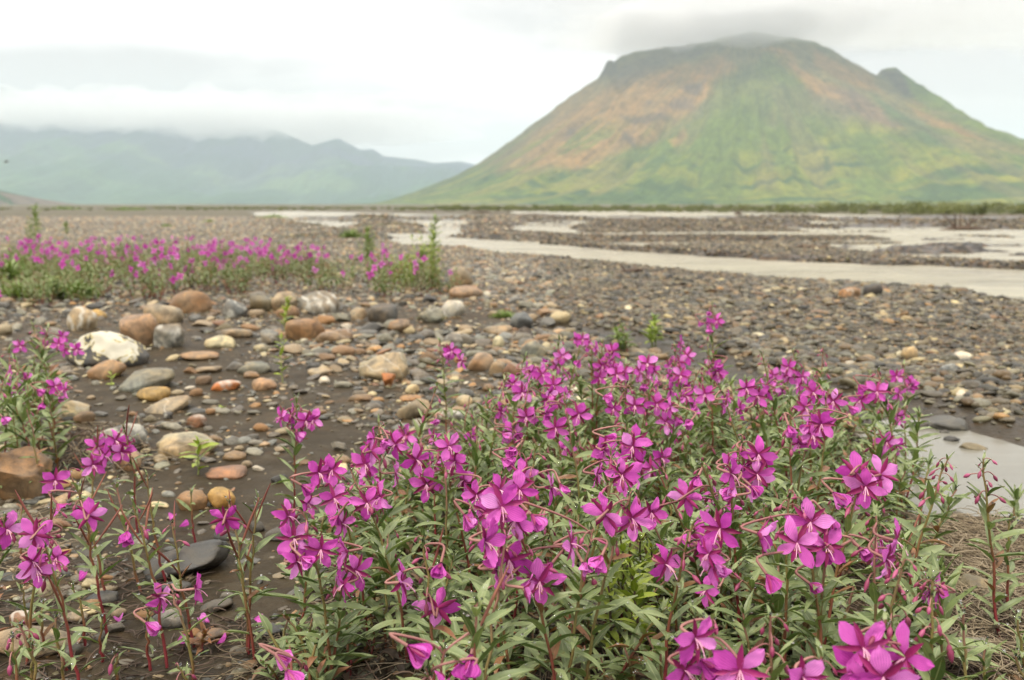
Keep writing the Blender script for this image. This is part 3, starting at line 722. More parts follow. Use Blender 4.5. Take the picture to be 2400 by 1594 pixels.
def put_stone(px, py, wpx, hpx, col, tilt=0, me=None, sub=3, ang=.4, boxy=0, mk=0, seed=0, name='stone'):
    bot = on_ground(px, py+hpx*.5)
    d = dist_of(bot); wd = wpx*d/F; psi = math.atan2(CAM_Z-bot[2], bot[1])
    dep = wd*random.Random(seed).uniform(.55, .8)
    vis = max((hpx*d/F-dep*.5*math.sin(psi))/math.cos(psi), .16*wd)
    full = vis*1.35; 
    if hpx < wpx*.25: full = max(full, wd*.22)
    ctr = np.array([bot[0]*(1+dep*.4/bot[1]), bot[1]+dep*.42, 0]); ctr[2] = gq(ctr[0], ctr[1])+vis-full*.5
    if sdist(creek, bot[:1], bot[1:2])[0] > -.03: ctr[2] = float(base_z(ctr[0], ctr[1]))-.026+vis*.75-full*.5
    o = bpy.data.objects.new(name, me or mesh_np('stone_shape', stone_verts(seed, sub, ang, boxy)*np.array([wd/2, dep/2, full/2]), ICO[sub][1], [[M_stone, M_crust, M_band][mk]]))
    COL.objects.link(o); o.location = ctr
    rz = random.Random(seed+5).uniform(-.35, .35)
    o.rotation_euler = (random.Random(seed+6).uniform(-.08, .08), -R(tilt), rz)
    if me: o.scale = (wd/2, dep/2, full/2)
    c = C[col]; j = np.random.default_rng(seed).uniform(.88, 1.12); o.color = (c[0]*j, c[1]*j, c[2]*j, 1)
    return o, ctr, wd
blocked = []
for i, (px, py, w_, h_, col, tilt, ang, bx_, mk_, lab, short) in enumerate(ST):
    o, ctr, wd = put_stone(px, py, w_, h_, col, tilt, None, 4 if w_ > 115 else 3, ang+.2, bx_, mk_, 500+i, 'boulder' if w_ > 110 else 'stone')
    o['label'] = lab; o['category'] = 'boulder' if w_ > 110 else 'stone'; blocked.append((ctr[0], ctr[1], wd*.5))
    if w_ <= 110: o['group'] = 'stones lying on the gravel bar'
    if short: LAND.append((px, py, short))
# further countable stones, sized and coloured as the shingle is, thickest on the ridge left of centre
zones = [((360,1330),(690,850),95,(24,58)), ((380,900),(820,1010),26,(20,40)), ((0,360),(690,800),16,(28,60)), ((560,1080),(1010,1150),24,(20,46)),
         ((1500,2380),(700,960),26,(20,34)), ((250,700),(1230,1580),18,(26,60)), ((60,420),(930,1010),12,(20,40))]
palette = ['grey','blue_grey','tan','brown','orange_brown','green_grey','beige','dgrey','slate','pink','cream','orange','redbrown','white','olive']
pw = np.array([16,9,16,10,5,13,9,9,8,3,5,3,2,2,5], float); pw /= pw.sum()
auto = []
for (x0, x1), (y0, y1), cnt, (s0, s1) in zones:
    k = 0; tries = 0
    while k < cnt and tries < cnt*40:
        tries += 1
        px = random.uniform(x0, x1); py = random.uniform(y0, y1)
        if y0 == 690 and (py > 690+ (px-360)*.0 + 160 or (px < 620 and 800 < py)): continue
        P = on_ground(px, py)
        if sdist(creek, P[:1], P[1:2])[0] > -.05 or linedist(silt_line, P[:1], P[1:2])[0] < .12: continue
        wpx = random.uniform(s0, s1)*(.8 if py < 740 else 1); wd = wpx*dist_of(P)/F
        if any(math.hypot(P[0]-a, P[1]-b) < (wd*.5+c)*.86 for a, b, c in blocked): continue
        hpx = wpx*random.uniform(.30, .58)
        col = palette[int(rng.choice(len(palette), p=pw))]
        
        if px > 1500 and rng.random() < .75: col = ['slate','dgrey','dbrown','olive','blue_grey'][int(rng.integers(5))]
        me, ang = lib[int(rng.integers(len(lib)))]
        o, ctr, wd = put_stone(px, py, wpx, hpx, col, random.uniform(-14, 14), me, seed=2000+len(auto), name='stone')
        blocked.append((ctr[0], ctr[1], wd*.5)); k += 1
        auto.append((o, px, py, wpx, hpx, col, ang))

# ------------------------------------------------------------------ gravel: too many to count, instanced small stones with their own colours
def mk_gravel():
    m_, q, b, o = mat('gravel_stone')
    c = attr(q, 'tint', 'INSTANCER'); P = q.n('ShaderNodeTexCoord').outputs['Object']
    n = q.noise(P, 3.0, 4, .6, .5)
    c2 = q.mix(1.0, c, q.ramp(n, [(.3, .62), (.7, 1.35)]), 'MULTIPLY')
    q.put(b.inputs['Base Color'], c2); b.inputs['Roughness'].default_value = .42; b.inputs['Specular IOR Level'].default_value = .35
    return m_
M_gravel = mk_gravel()
gcol = bpy.data.collections.new('gravel_shapes')
for i in range(8):
    o = bpy.data.objects.new('gravel_shape', mesh_np('gravel_shape', stone_verts(300+i, 2 if i < 4 else 1, [.6, 1.3, .9][i % 3]), ICO[2 if i < 4 else 1][1], [M_gravel], smooth=i < 3)); gcol.objects.link(o)
def instancer(name, pts, scl, rot, idx, tint, coll, **props):
    me = bpy.data.meshes.new(name); n = len(pts); me.vertices.add(n); me.vertices.foreach_set('co', np.asarray(pts, np.float32).ravel())
    for nm, typ, dat, key in (('scl', 'FLOAT_VECTOR', scl, 'vector'), ('rot', 'FLOAT_VECTOR', rot, 'vector'), ('pick', 'INT', idx, 'value')):
        a = me.attributes.new(nm, typ, 'POINT'); a.data.foreach_set(key, np.asarray(dat, np.int32 if typ == 'INT' else np.float32).ravel())
    a = me.attributes.new('tint', 'FLOAT_COLOR', 'POINT'); c4 = np.ones((n, 4), np.float32); c4[:, :3] = tint; a.data.foreach_set('color', c4.ravel())
    me.update()
    ng = bpy.data.node_groups.new(name, 'GeometryNodeTree')
    ng.interface.new_socket('Geometry', in_out='INPUT', socket_type='NodeSocketGeometry'); ng.interface.new_socket('Geometry', in_out='OUTPUT', socket_type='NodeSocketGeometry')
    nd = ng.nodes; L = ng.links.new
    gi = nd.new('NodeGroupInput'); go = nd.new('NodeGroupOutput'); m2p = nd.new('GeometryNodeMeshToPoints'); ip = nd.new('GeometryNodeInstanceOnPoints')
    ci = nd.new('GeometryNodeCollectionInfo'); ci.inputs['Collection'].default_value = coll; ci.inputs['Separate Children'].default_value = True; ci.inputs['Reset Children'].default_value = True
    def na(nm, t):
        x = nd.new('GeometryNodeInputNamedAttribute'); x.data_type = t; x.inputs['Name'].default_value = nm; return x.outputs['Attribute']
    e2r = nd.new('FunctionNodeEulerToRotation')
    L(gi.outputs[0], m2p.inputs[0]); L(m2p.outputs[0], ip.inputs['Points']); L(ci.outputs[0], ip.inputs['Instance']); ip.inputs['Pick Instance'].default_value = True
    L(na('pick', 'INT'), ip.inputs['Instance Index']); L(na('rot', 'FLOAT_VECTOR'), e2r.inputs[0]); L(e2r.outputs[0], ip.inputs['Rotation']); L(na('scl', 'FLOAT_VECTOR'), ip.inputs['Scale'])
    L(ip.outputs[0], go.inputs[0])
    ob = link(name, me, **props); md = ob.modifiers.new('scatter', 'NODES'); md.node_group = ng
    return ob
GC = np.array([C[k] for k in palette]+[(.12, .11, .10), (.15, .13, .105)])
GP = np.array([10,7,11,10,5,8,4,14,14,2,2.4,3,2.5,1.2,5,14,12.]); GP /= GP.sum()
def build_gravel():
    n = 400000
    u = rng.random(n); d = .34*np.exp(u*math.log(85/.34))           # distances, log-uniform
    # thin the very near, thicken the mid-distance
    a = rng.uniform(-.62, .66, n)
    x = a*d*1.02; y = d.copy()
    right = sstep(-.3, .3, x-.12-.02*y)*sstep(1.25, 1.8, y)
    keep = .09+.12*sstep(1.4, 2.4, y)+.85*right+.7*sstep(3.6, 5.5, y)+.35*fbm2(x*2.2+3, y*2.2, 4)
    keep *= 1-.96*sstep(.17+.12*sstep(.7, 1., x), .05, linedist(silt_line, x, y)+.05*fbm2(x*5, y*5, 3))
    keep *= 1-sstep(-.07, -.01, sdist(creek, x, y)); mk_ = mud_mask(x, y); keep *= 1-.72*mk_; keep *= np.where(right > .5, np.clip(.75+1.3*fbm2(x*1.1+y*.4, y*1.9+7, 4), .12, 1), 1)
    pool = np.exp(-(((x+.95)/.42)**2+((y-2.15)/.38)**2))+.8*np.exp(-(((x+.42)/.22)**2+((y-1.45)/.22)**2))+.6*np.exp(-(((x+.35)/.2)**2+((y-1.02)/.15)**2))
    keep *= 1-.85*np.clip(pool, 0, 1)
    dr = river_mask(x, y); keep *= np.where(dr+.05*y*fbm2(x*.8, y*.8, 3) > .02*y, .06, 1)
    k = rng.random(n) < keep
    x, y, d, right, mk_ = x[k], y[k], d[k], right[k], mk_[k]; n = len(x)
    s = np.exp(rng.normal(math.log(.0054), .58, n)); s = np.clip(s, .0022, .021)*(1+.05*right)
    s = s*(1-.45*mk_)*(1+.55*fbm2(x*.9+y*.5+11, y*1.6, 3)); s = np.maximum(s*(.75+.45*np.clip(d/2, 0, 2)), d*.0015*rng.uniform(.6, 1.5, n))
    z = ground(x, y)
    scl = np.stack([s, s*rng.uniform(.6, .95, n), s*rng.uniform(.22, .6, n)], -1)
    rot = np.stack([rng.normal(0, .22, n), rng.normal(0, .22, n), rng.uniform(0, 6.28, n)], -1)
    tint = GC[rng.choice(len(GC), n, p=GP)]*rng.uniform(.6, 1.15, (n, 1))*np.array([.98, .92, .77])
    lum_ = tint.mean(1, keepdims=True); tint = np.where((right > .5)[:, None], (tint*.75+lum_*.25*np.array([1.15, 1, .8]))*np.array([.60, .58, .475])*rng.uniform(.45, 1.75, (n, 1)), tint)
    instancer('gravel', np.stack([x, y, z+scl[:, 2]*.25], -1), scl, rot, rng.integers(0, 8, n), np.clip(tint, 0, 1), gcol, kind='stuff')
build_gravel()

# ------------------------------------------------------------------ plant materials
def leafy_mat(name, a, b_, c, mid, trans=.2, back=1.25):
    m_, q, b, o = mat(name)
    rnd = q.n('ShaderNodeObjectInfo').outputs['Random']
    uvn = q.n('ShaderNodeUVMap').outputs[0]; s = q.n('ShaderNodeSeparateXYZ'); q.put(s.inputs[0], uvn); u, v = s.outputs[0], s.outputs[1]
    P = q.n('ShaderNodeTexCoord').outputs['Object']
    n = q.noise(P, 2.5, 4, .6)
    c0 = q.ramp(q.m('ADD', q.m('MULTIPLY', rnd, .7), q.m('MULTIPLY', n, .3)), [(0.1, a), (.5, b_), (.95, c)])
    rib = q.m('ABSOLUTE', q.m('SUBTRACT', v, .5))
    c1 = q.mix(q.ramp(rib, [(.0, .75), (.035, .45), (.07, 0)]), c0, mid)
    sid = q.m('SINE', q.m('ADD', q.m('MULTIPLY', u, 60), q.m('MULTIPLY', rib, -50)))
    c1 = q.mix(q.m('MULTIPLY', q.m('MAXIMUM', sid, 0), .10), c1, mid)
    bf = q.n('ShaderNodeNewGeometry').outputs['Backfacing']
    c1 = q.mix(q.m('MULTIPLY', bf, .6), c1, q.mix(.5, c1, (mid[0]*.9, mid[1]*.9, mid[2]*.95)))
    c1 = q.mix(q.ramp(q.noise(P, 7, 3, .7), [(.64, 0), (.70, .55)]), c1, (.20, .12, .035))
    q.put(b.inputs['Base Color'], c1); b.inputs['Roughness'].default_value = .4; b.inputs['Specular IOR Level'].default_value = .4
    t = q.n('ShaderNodeBsdfTranslucent'); q.put(t.inputs[0], q.mix(1.0, c1, (1.1, 1.25, .6), 'MULTIPLY'))
    mx = q.n('ShaderNodeMixShader'); mx.inputs[0].default_value = trans; q.put(mx.inputs[1], b.outputs[0]); q.put(mx.inputs[2], t.outputs[0]); q.put(o.inputs[0], mx.outputs[0])
    bump(q, b, q.m('ADD', q.m('MULTIPLY', rib, 4), n), .3, .001)
    return m_
M_leaf = leafy_mat('fireweed_leaf', (.038, .08, .016), (.135, .20, .06), (.27, .33, .14), (.36, .39, .20))
M_leaf_red = leafy_mat('reddened_leaf', (.20, .06, .03), (.17, .10, .04), (.30, .12, .05), (.38, .20, .10))
M_leaf_yel = leafy_mat('yellow_green_leaf', (.16, .24, .025), (.24, .32, .03), (.30, .38, .05), (.38, .42, .10))
M_leaf_wil = leafy_mat('willow_leaf', (.11, .18, .03), (.16, .24, .045), (.21, .29, .07), (.28, .33, .12))

def mk_petal():
    m_, q, b, o = mat('magenta_petal')
    rnd = q.n('ShaderNodeObjectInfo').outputs['Random']
    s = q.n('ShaderNodeSeparateXYZ'); q.put(s.inputs[0], q.n('ShaderNodeUVMap').outputs[0]); u, v = s.outputs[0], s.outputs[1]
    vv = q.m('SUBTRACT', v, .5)
    n = q.noise(q.n('ShaderNodeTexCoord').outputs['Object'], 3, 3, .5)
    vein = q.m('SINE', q.m('ADD', q.m('MULTIPLY', vv, 46), q.m('MULTIPLY', n, 3)))
    vk = q.m('MULTIPLY', q.ramp(vein, [(.55, 0), (.95, 1)]), q.ramp(u, [(.05, .9), (.6, .6), (.95, .25)]))
    c = q.ramp(rnd, [(0, (.52, .05, .40)), (.35, (.74, .12, .58)), (.75, (.84, .19, .68)), (1, (.90, .36, .82))])
    c = q.mix(q.ramp(u, [(.0, .8), (.28, .15), (.5, 0)]), c, (.33, .01, .20))
    c = q.mix(q.m('MULTIPLY', vk, .75), c, (.30, .012, .24))
    q.put(b.inputs['Base Color'], c); b.inputs['Roughness'].default_value = .55; b.inputs['Specular IOR Level'].default_value = .25
    b.inputs['Sheen Weight'].default_value = .15
    t = q.n('ShaderNodeBsdfTranslucent'); q.put(t.inputs[0], c)
    mx = q.n('ShaderNodeMixShader'); mx.inputs[0].default_value = .42; q.put(mx.inputs[1], b.outputs[0]); q.put(mx.inputs[2], t.outputs[0]); q.put(o.inputs[0], mx.outputs[0])
    bump(q, b, vein, .25, .0006)
    return m_
M_petal = mk_petal()
def plain(name, c1, c2, scale=4, rough=.5, coord='Object', byrnd=.5):
    m_, q, b, o = mat(name)
    n = q.noise(q.n('ShaderNodeTexCoord').outputs[coord], scale, 4, .6); rnd = q.n('ShaderNodeObjectInfo').outputs['Random']
    f = q.m('ADD', q.m('MULTIPLY', n, 1-byrnd), q.m('MULTIPLY', rnd, byrnd))
    q.put(b.inputs['Base Color'], q.ramp(f, [(.25, c1), (.75, c2)])); b.inputs['Roughness'].default_value = rough
    return m_
M_sepal = plain('dark_magenta_sepal', (.20, .008, .07), (.32, .02, .14), 3)
M_bud = plain('rose_purple_bud', (.22, .03, .075), (.36, .07, .16), 2, .5)
M_pedicel = plain('pinkish_downy_stalk', (.22, .085, .08), (.34, .165, .14), 40, .7)
M_stamen = plain('pale_pink_filament', (.60, .26, .42), (.75, .42, .55), 5)
M_anther = plain('brown_anther', (.22, .06, .03), (.45, .20, .05), 5)
M_pod = plain('dark_red_seed_pod', (.16, .035, .03), (.26, .10, .06), 2, .55)
M_straw = plain('dry_straw', (.14, .105, .062), (.34, .275, .18), 6, .8, byrnd=.1)
M_twig = plain('dark_dead_stalk', (.05, .035, .025), (.13, .085, .055), 12, .8, byrnd=.1)
def mk_stem():
    m_, q, b, o = mat('stem_red_to_green')
    s = q.n('ShaderNodeSeparateXYZ'); q.put(s.inputs[0], q.n('ShaderNodeUVMap').outputs[0]); rnd = q.n('ShaderNodeObjectInfo').outputs['Random']
    f = q.m('ADD', s.outputs[0], q.m('MULTIPLY', q.m('SUBTRACT', rnd, .5), .6))
    q.put(b.inputs['Base Color'], q.ramp(f, [(.05, (.22, .03, .035)), (.35, (.20, .08, .04)), (.6, (.20, .17, .05)), (.85, (.22, .16, .07)), (1, (.32, .16, .12))])); b.inputs['Roughness'].default_value = .5
    return m_
M_stem = mk_stem()

# ------------------------------------------------------------------ shared shapes (leaf, petal, sepal, stamens, bud, pod)
def blade(seed, nu=7, nv=5, width=.26, prof=None, fold=.35, curl=.5, ruffle=.02, mats=()):
    r = np.random.default_rng(seed)
    t = np.linspace(0, 1, nu); s = np.linspace(-1, 1, nv)
    w_ = prof(t)*width
    T, S_ = np.meshgrid(t, s, indexing='ij')
    yv = S_*w_[:, None]*.5
    bend = curl*T**1.7*.5; side = r.uniform(-.10, .10)*T**2
    xv = T*(1-.12*abs(curl)*T); zv = -bend*T*.8+fold*np.abs(S_)**1.3*w_[:, None]*.5+ruffle*np.sin(T*r.uniform(8, 16)+S_*2.2+r.uniform(0, 6))*T
    V_ = np.stack([xv, yv+side, zv], -1).reshape(-1, 3)
    uvs = np.stack([T.ravel(), (S_.ravel()+1)/2], -1)
    return V_, grid_faces(nu, nv), uvs
lance = lambda t: (np.sin(np.pi*np.clip(t, 0, 1)**.78))**.85+.03
obov = lambda t: np.interp(t, [0, .1, .25, .45, .65, .82, .93, 1], [.12, .22, .55, .90, 1, .82, .50, .10])
elong = lambda t: np.interp(t, [0, .1, .35, .7, .9, 1], [.35, .7, 1, .8, .35, .03])
def lib_blades(name, n, m_, **k):
    out = []
    for i in range(n):
        kk = dict(k); kk['fold'] = k['fold']*random.uniform(.5, 1.4); kk['curl'] = k['curl']*random.uniform(-.2, 1.5); kk['width'] = k['width']*random.uniform(.85, 1.15)
        V_, F_, U_ = blade(900+i, prof=k['prof'], **{a: b for a, b in kk.items() if a != 'prof'})
        out.append(mesh_np(name, V_, F_, [m_], uvs=U_))
    return out
L_leaf = lib_blades('leaf', 12, M_leaf, width=.205, prof=lance, fold=.55, curl=.55)
L_red = lib_blades('leaf', 4, M_leaf_red, width=.27, prof=lance, fold=.5, curl=.7)
L_yel = lib_blades('leaf', 6, M_leaf_yel, width=.30, prof=lance, fold=.4, curl=.4)
L_wil = lib_blades('leaf', 6, M_leaf_wil, width=.24, prof=lance, fold=.4, curl=.4)
L_petal = lib_blades('petal', 8, M_petal, nu=9, nv=7, width=.52, prof=obov, fold=.26, curl=.36, ruffle=.045)
for me in L_petal:      # ragged outer edge
    for v in me.vertices:
        if v.co.x > .8: v.co.x += random.uniform(-.05, .05)
L_petal3 = lib_blades('petal', 4, M_petal, nu=9, nv=7, width=.44, prof=obov, fold=.5, curl=1.3, ruffle=.09)
L_petal2 = lib_blades('petal', 4, M_petal, nu=7, nv=5, width=.8, prof=obov, fold=1.1, curl=-.9, ruffle=.03)
L_sepal = lib_blades('sepal', 4, M_sepal, nu=6, nv=3, width=.25, prof=elong, fold=.6, curl=.2)
def mk_stamens(seed):
    r = random.Random(seed); a = Acc()
    for i in range(8):
        an = r.uniform(-1.2, 1.2); ln = r.uniform(.45, .75)
        e = np.array([math.sin(an)*.35*ln, -.45*ln-abs(r.gauss(0, .08)), .75*ln]); mid = np.array([e[0]*.5, -.02, ln*.5])
        p = bez((0, 0, 0), mid, e, 5); v, f = tube(p, [.018]*5, 3); a.add(v, f, 0)
        v, f = tube([e-[.05, 0, 0], e, e+[.05, 0, 0]], [.01, .04, .01], 4); a.add(v, f, 1)
    p = bez((0, 0, 0), (0, -.1, .6), (r.uniform(-.1, .1), -.65, .85), 6); v, f = tube(p, [.028]*6, 4); a.add(v, f, 0)
    for k in range(4):
        e = p[-1]+np.array([math.cos(k*1.57), math.sin(k*1.57), .5])*.09; v, f = tube([p[-1], (p[-1]+e)/2, e], [.02, .02, .008], 3); a.add(v, f, 0)
    return a.mesh('stamens', [M_stamen, M_anther])
L_stam = [mk_stamens(i) for i in range(5)]
def mk_bud(seed):
    r = random.Random(seed); a = Acc()
    ln = r.uniform(.9, 1.5); dp = r.uniform(.1, .9)
    e = np.array([ln*.8, 0, -dp*ln*.6]); p = bez((0, 0, 0), (ln*.5, 0, ln*r.uniform(.15, .4)), e, 7)
    v, f = tube(p, np.linspace(.055, .075, 7), 5); a.add(v, f, 0)
    d = p[-1]-p[-2]; d /= np.linalg.norm(d); d = d*.8+np.array([0, 0, -.5]); d /= np.linalg.norm(d)
    bl = r.uniform(.8, 1.25); pp = [p[-1]+d*bl*t for t in (0, .15, .4, .65, .85, 1)]
    v, f = tube(pp, np.array([.07, .16, .215, .19, .11, .01])*r.uniform(.85, 1.1), 8); a.add(v, f, 1)
    return a.mesh('bud', [M_pedicel, M_bud])
L_bud = [mk_bud(i) for i in range(10)]
def mk_pod(seed):
    r = random.Random(seed); p = bez((0, 0, 0), (r.uniform(.05, .25), 0, .45), (r.uniform(.1, .45), r.uniform(-.1, .1), 1), 9)
    v, f = tube(p, np.array([.010, .013, .018, .022, .024, .024, .022, .017, .006]), 6); a = Acc(); a.add(v, f, 0); return a.mesh('seed_pod', [M_pod])
L_pod = [mk_pod(i) for i in range(6)]

def frame_z(d, up=(0, 0, 1)):
    z = Vector(d).normalized(); u = Vector(up); x = u.cross(z)
    if x.length < 1e-3: x = Vector((1, 0, 0))
    x.normalize(); y = z.cross(x); return Matrix((x, y, z)).transposed().to_4x4()
def child(name, me, par, M):
    o = bpy.data.objects.new(name, me); COL.objects.link(o); o.parent = par; o.matrix_local = M; return o
DROPS = []; PLANTS = []
camv = Vector((0, 0, CAM_Z))
def add_flower(root, base, attach, centre, yaw, opn, size, rs, pitch=None):
    c = Vector(centre); tocam = (camv-c); tocam.z = 0; tocam.normalize()
    d = Matrix.Rotation(R(yaw), 3, 'Z') @ tocam
    pt = (rs.uniform(-8, 12) if opn > .5 else rs.uniform(-55, -15)) if pitch is None else pitch
    d = Vector((d.x*math.cos(R(pt)), d.y*math.cos(R(pt)), math.sin(R(pt))))
    M = Matrix.Translation(c-Vector(base)) @ frame_z(d)
    inv = M.inverted(); at = inv @ (Vector(attach)-Vector(base))
    a = Acc()
    bk = Vector((0, 0, -.012)); midp = Vector((at.x*.5, at.y*.5+.004, -.008+at.z*.5))
    p = bez(tuple(bk), (0, 0, -.019), tuple(midp), 5); p2 = bez(tuple(midp), tuple((midp*.4+at*.6)+Vector((0, .004, 0))), tuple(at), 5)
    pts = np.vstack([[0, 0, 0], p, p2[1:]]); rad = np.concatenate([[.0013], np.linspace(.0012, .0010, 5), np.linspace(.0009, .0007, 4)])
    v, f = tube(pts, rad, 5); a.add(v, f, 0)
    fl = child('flower', a.mesh('flower', [M_pedicel]), root, M)
    roll = rs.choice([0, 45])+rs.uniform(-16, 16); cup0 = {1: rs.uniform(0, 14)}.get(opn, 72-50*opn if opn < 1 else 8)
    for k in range(4):
        cup = cup0+rs.uniform(-7, 12); an = roll+90*k+rs.uniform(-9, 9)
        L = size*rs.uniform(.9, 1.08)*(1 if opn > .5 else .82)
        lib_ = (L_petal3 if rs.random() < .2 else L_petal) if opn > .4 else L_petal2
        child('petal', rs.choice(lib_), fl, Matrix.Rotation(R(an), 4, 'Z') @ Matrix.Rotation(-R(cup), 4, 'Y') @ Matrix.Rotation(R(rs.uniform(-14, 14)), 4, 'X') @ Matrix.Scale(L, 4))
        sc_ = cup0*.8+rs.uniform(-10, 6) if opn > .5 else cup0-6
        child('sepal', rs.choice(L_sepal), fl, Matrix.Rotation(R(an+45), 4, 'Z') @ Matrix.Rotation(-R(sc_), 4, 'Y') @ Matrix.Scale(size*rs.uniform(.82, .95)*(.85 if opn < .5 else 1), 4))
    if opn > .5: child('stamens', rs.choice(L_stam), fl, Matrix.Scale(size*.68, 4))
    return fl
def add_leaf(root, P, az, el, L, lib_, rs, roll=0):
    M = Matrix.Translation(P) @ Matrix.Rotation(az, 4, 'Z') @ Matrix.Rotation(-el, 4, 'Y') @ Matrix.Rotation(roll, 4, 'X') @ Matrix.Scale(L, 4)
    o = child('leaf', rs.choice(lib_), root, M)
    for _ in range(rs.choice([0, 1, 1, 2, 3])): DROPS.append(tuple((Matrix.Translation(root.location) @ M) @ Vector((rs.uniform(.2, .85), rs.uniform(-.07, .07), rs.uniform(.015, .03)))))
def make_plant(base, tip, flowers=(), nbuds=6, npods=0, leafL=.034, leafn=None, lo=.12, seed=0, name='fireweed', leaves=None, rad=.0017, fsize=.0225, redf=.05, smat=None):
    """base, tip: world points. flowers: [(world centre, yaw, openness, scale)]"""
    rs = random.Random(seed); leaves = leaves or L_leaf
    b = Vector(base); t = Vector(tip); H = (t-b).length
    root = bpy.data.objects.new(name, None); COL.objects.link(root); root.location = b; root.empty_display_size = .02
    mid = Vector((b.x*.75+t.x*.25+rs.uniform(-.01, .01), b.y*.75+t.y*.25+rs.uniform(-.01, .01), b.z*.45+t.z*.55))
    n = 12; pts = bez(tuple(Vector((0, 0, -.004))), tuple(mid-b), tuple(t-b), n)
    pts[2:-1] += np.array([[rs.gauss(0, .0009) for _ in range(3)] for _ in range(n-3)])
    v, f = tube(pts, np.linspace(rad, rad*.5, n), 6)
    child('stem', mesh_np('stem', v, f, [smat or M_stem], uvs=np.stack([np.repeat(np.linspace(0, 1, n), 6), np.tile(np.linspace(0, 1, 6), n)], -1)), root, Matrix.Identity(4))
    at = lambda s: Vector(pts[min(int(s*(n-1)), n-2)]).lerp(Vector(pts[min(int(s*(n-1)), n-2)+1]), s*(n-1)-min(int(s*(n-1)), n-2))
    has = bool(flowers) or nbuds > 0
    top = .80 if has else .97
    k = leafn or int(H*top/.0066); az = rs.uniform(0, 6.28)
    for i in range(k):
        s = lo+(top-lo)*(i+.5)/k; az += 2.4+rs.uniform(-.4, .4)
        size = leafL*(.62+.5*math.sin(math.pi*min(1, s/top*.85+.08)))*rs.uniform(.8, 1.2)
        el = R(rs.uniform(-8, 50)) if s < .5 else R(rs.uniform(10, 68))
        lb = L_red if (rs.random() < redf*(1.8-s*1.6)) else leaves
        add_leaf(root, at(s), az, el, size*(.7 if lb is L_red else 1), lb, rs, rs.uniform(-.5, .5))
    for i in range(5 if has else 4):             # tuft of young leaves at the tip
        az += 2.1; add_leaf(root, at(.985-.02*i), az, R(rs.uniform(50, 80)), leafL*rs.uniform(.25, .45), leaves, rs)
    for c, yaw, opn, sz in flowers:
        fs = min(.97, max(.5, (c[2]+.006-b.z)/max(t.z-b.z, .01)))
        add_flower(root, b, b+at(fs), c, yaw, opn, fsize*sz, rs)
        if opn > .5 and rs.random() < .6:       # bract leaf below the flower
            az += 1.9; add_leaf(root, at(fs), az, R(30), leafL*.6, leaves, rs)
    for i in range(nbuds):
        s = 1-.26*(i+.3)/max(nbuds, 1); az += 2.4
        sc_ = (.0062+.0045*(1-s)/.26)*rs.uniform(.85, 1.15)
        child('bud', rs.choice(L_bud), root, Matrix.Translation(at(s)) @ Matrix.Rotation(az, 4, 'Z') @ Matrix.Rotation(-R(rs.uniform(-5, 45)), 4, 'Y') @ Matrix.Scale(sc_, 4))
    for i in range(npods):
        s = rs.uniform(.55, .9); az += 2.0
        child('seed_pod', rs.choice(L_pod), root, Matrix.Translation(at(s)) @ Matrix.Rotation(az, 4, 'Z') @ Matrix.Rotation(R(rs.uniform(3, 22)), 4, 'Y') @ Matrix.Scale(rs.uniform(.038, .058), 4))
    return root

PAN = {3: (0, 460, 2.904), 4: (600, 460, 2.904), 5: (1400, 460, 2.361), 6: (0, 900, 2.2587), 7: (600, 900, 2.259), 8: (1500, 900, 2.259), 'A': (1100, 750, 3.92), 'B': (1700, 800, 3.92)}
def pp(pan, x, y):
    ox, oy, s = PAN[pan]; return ox+x/s, oy+y/s
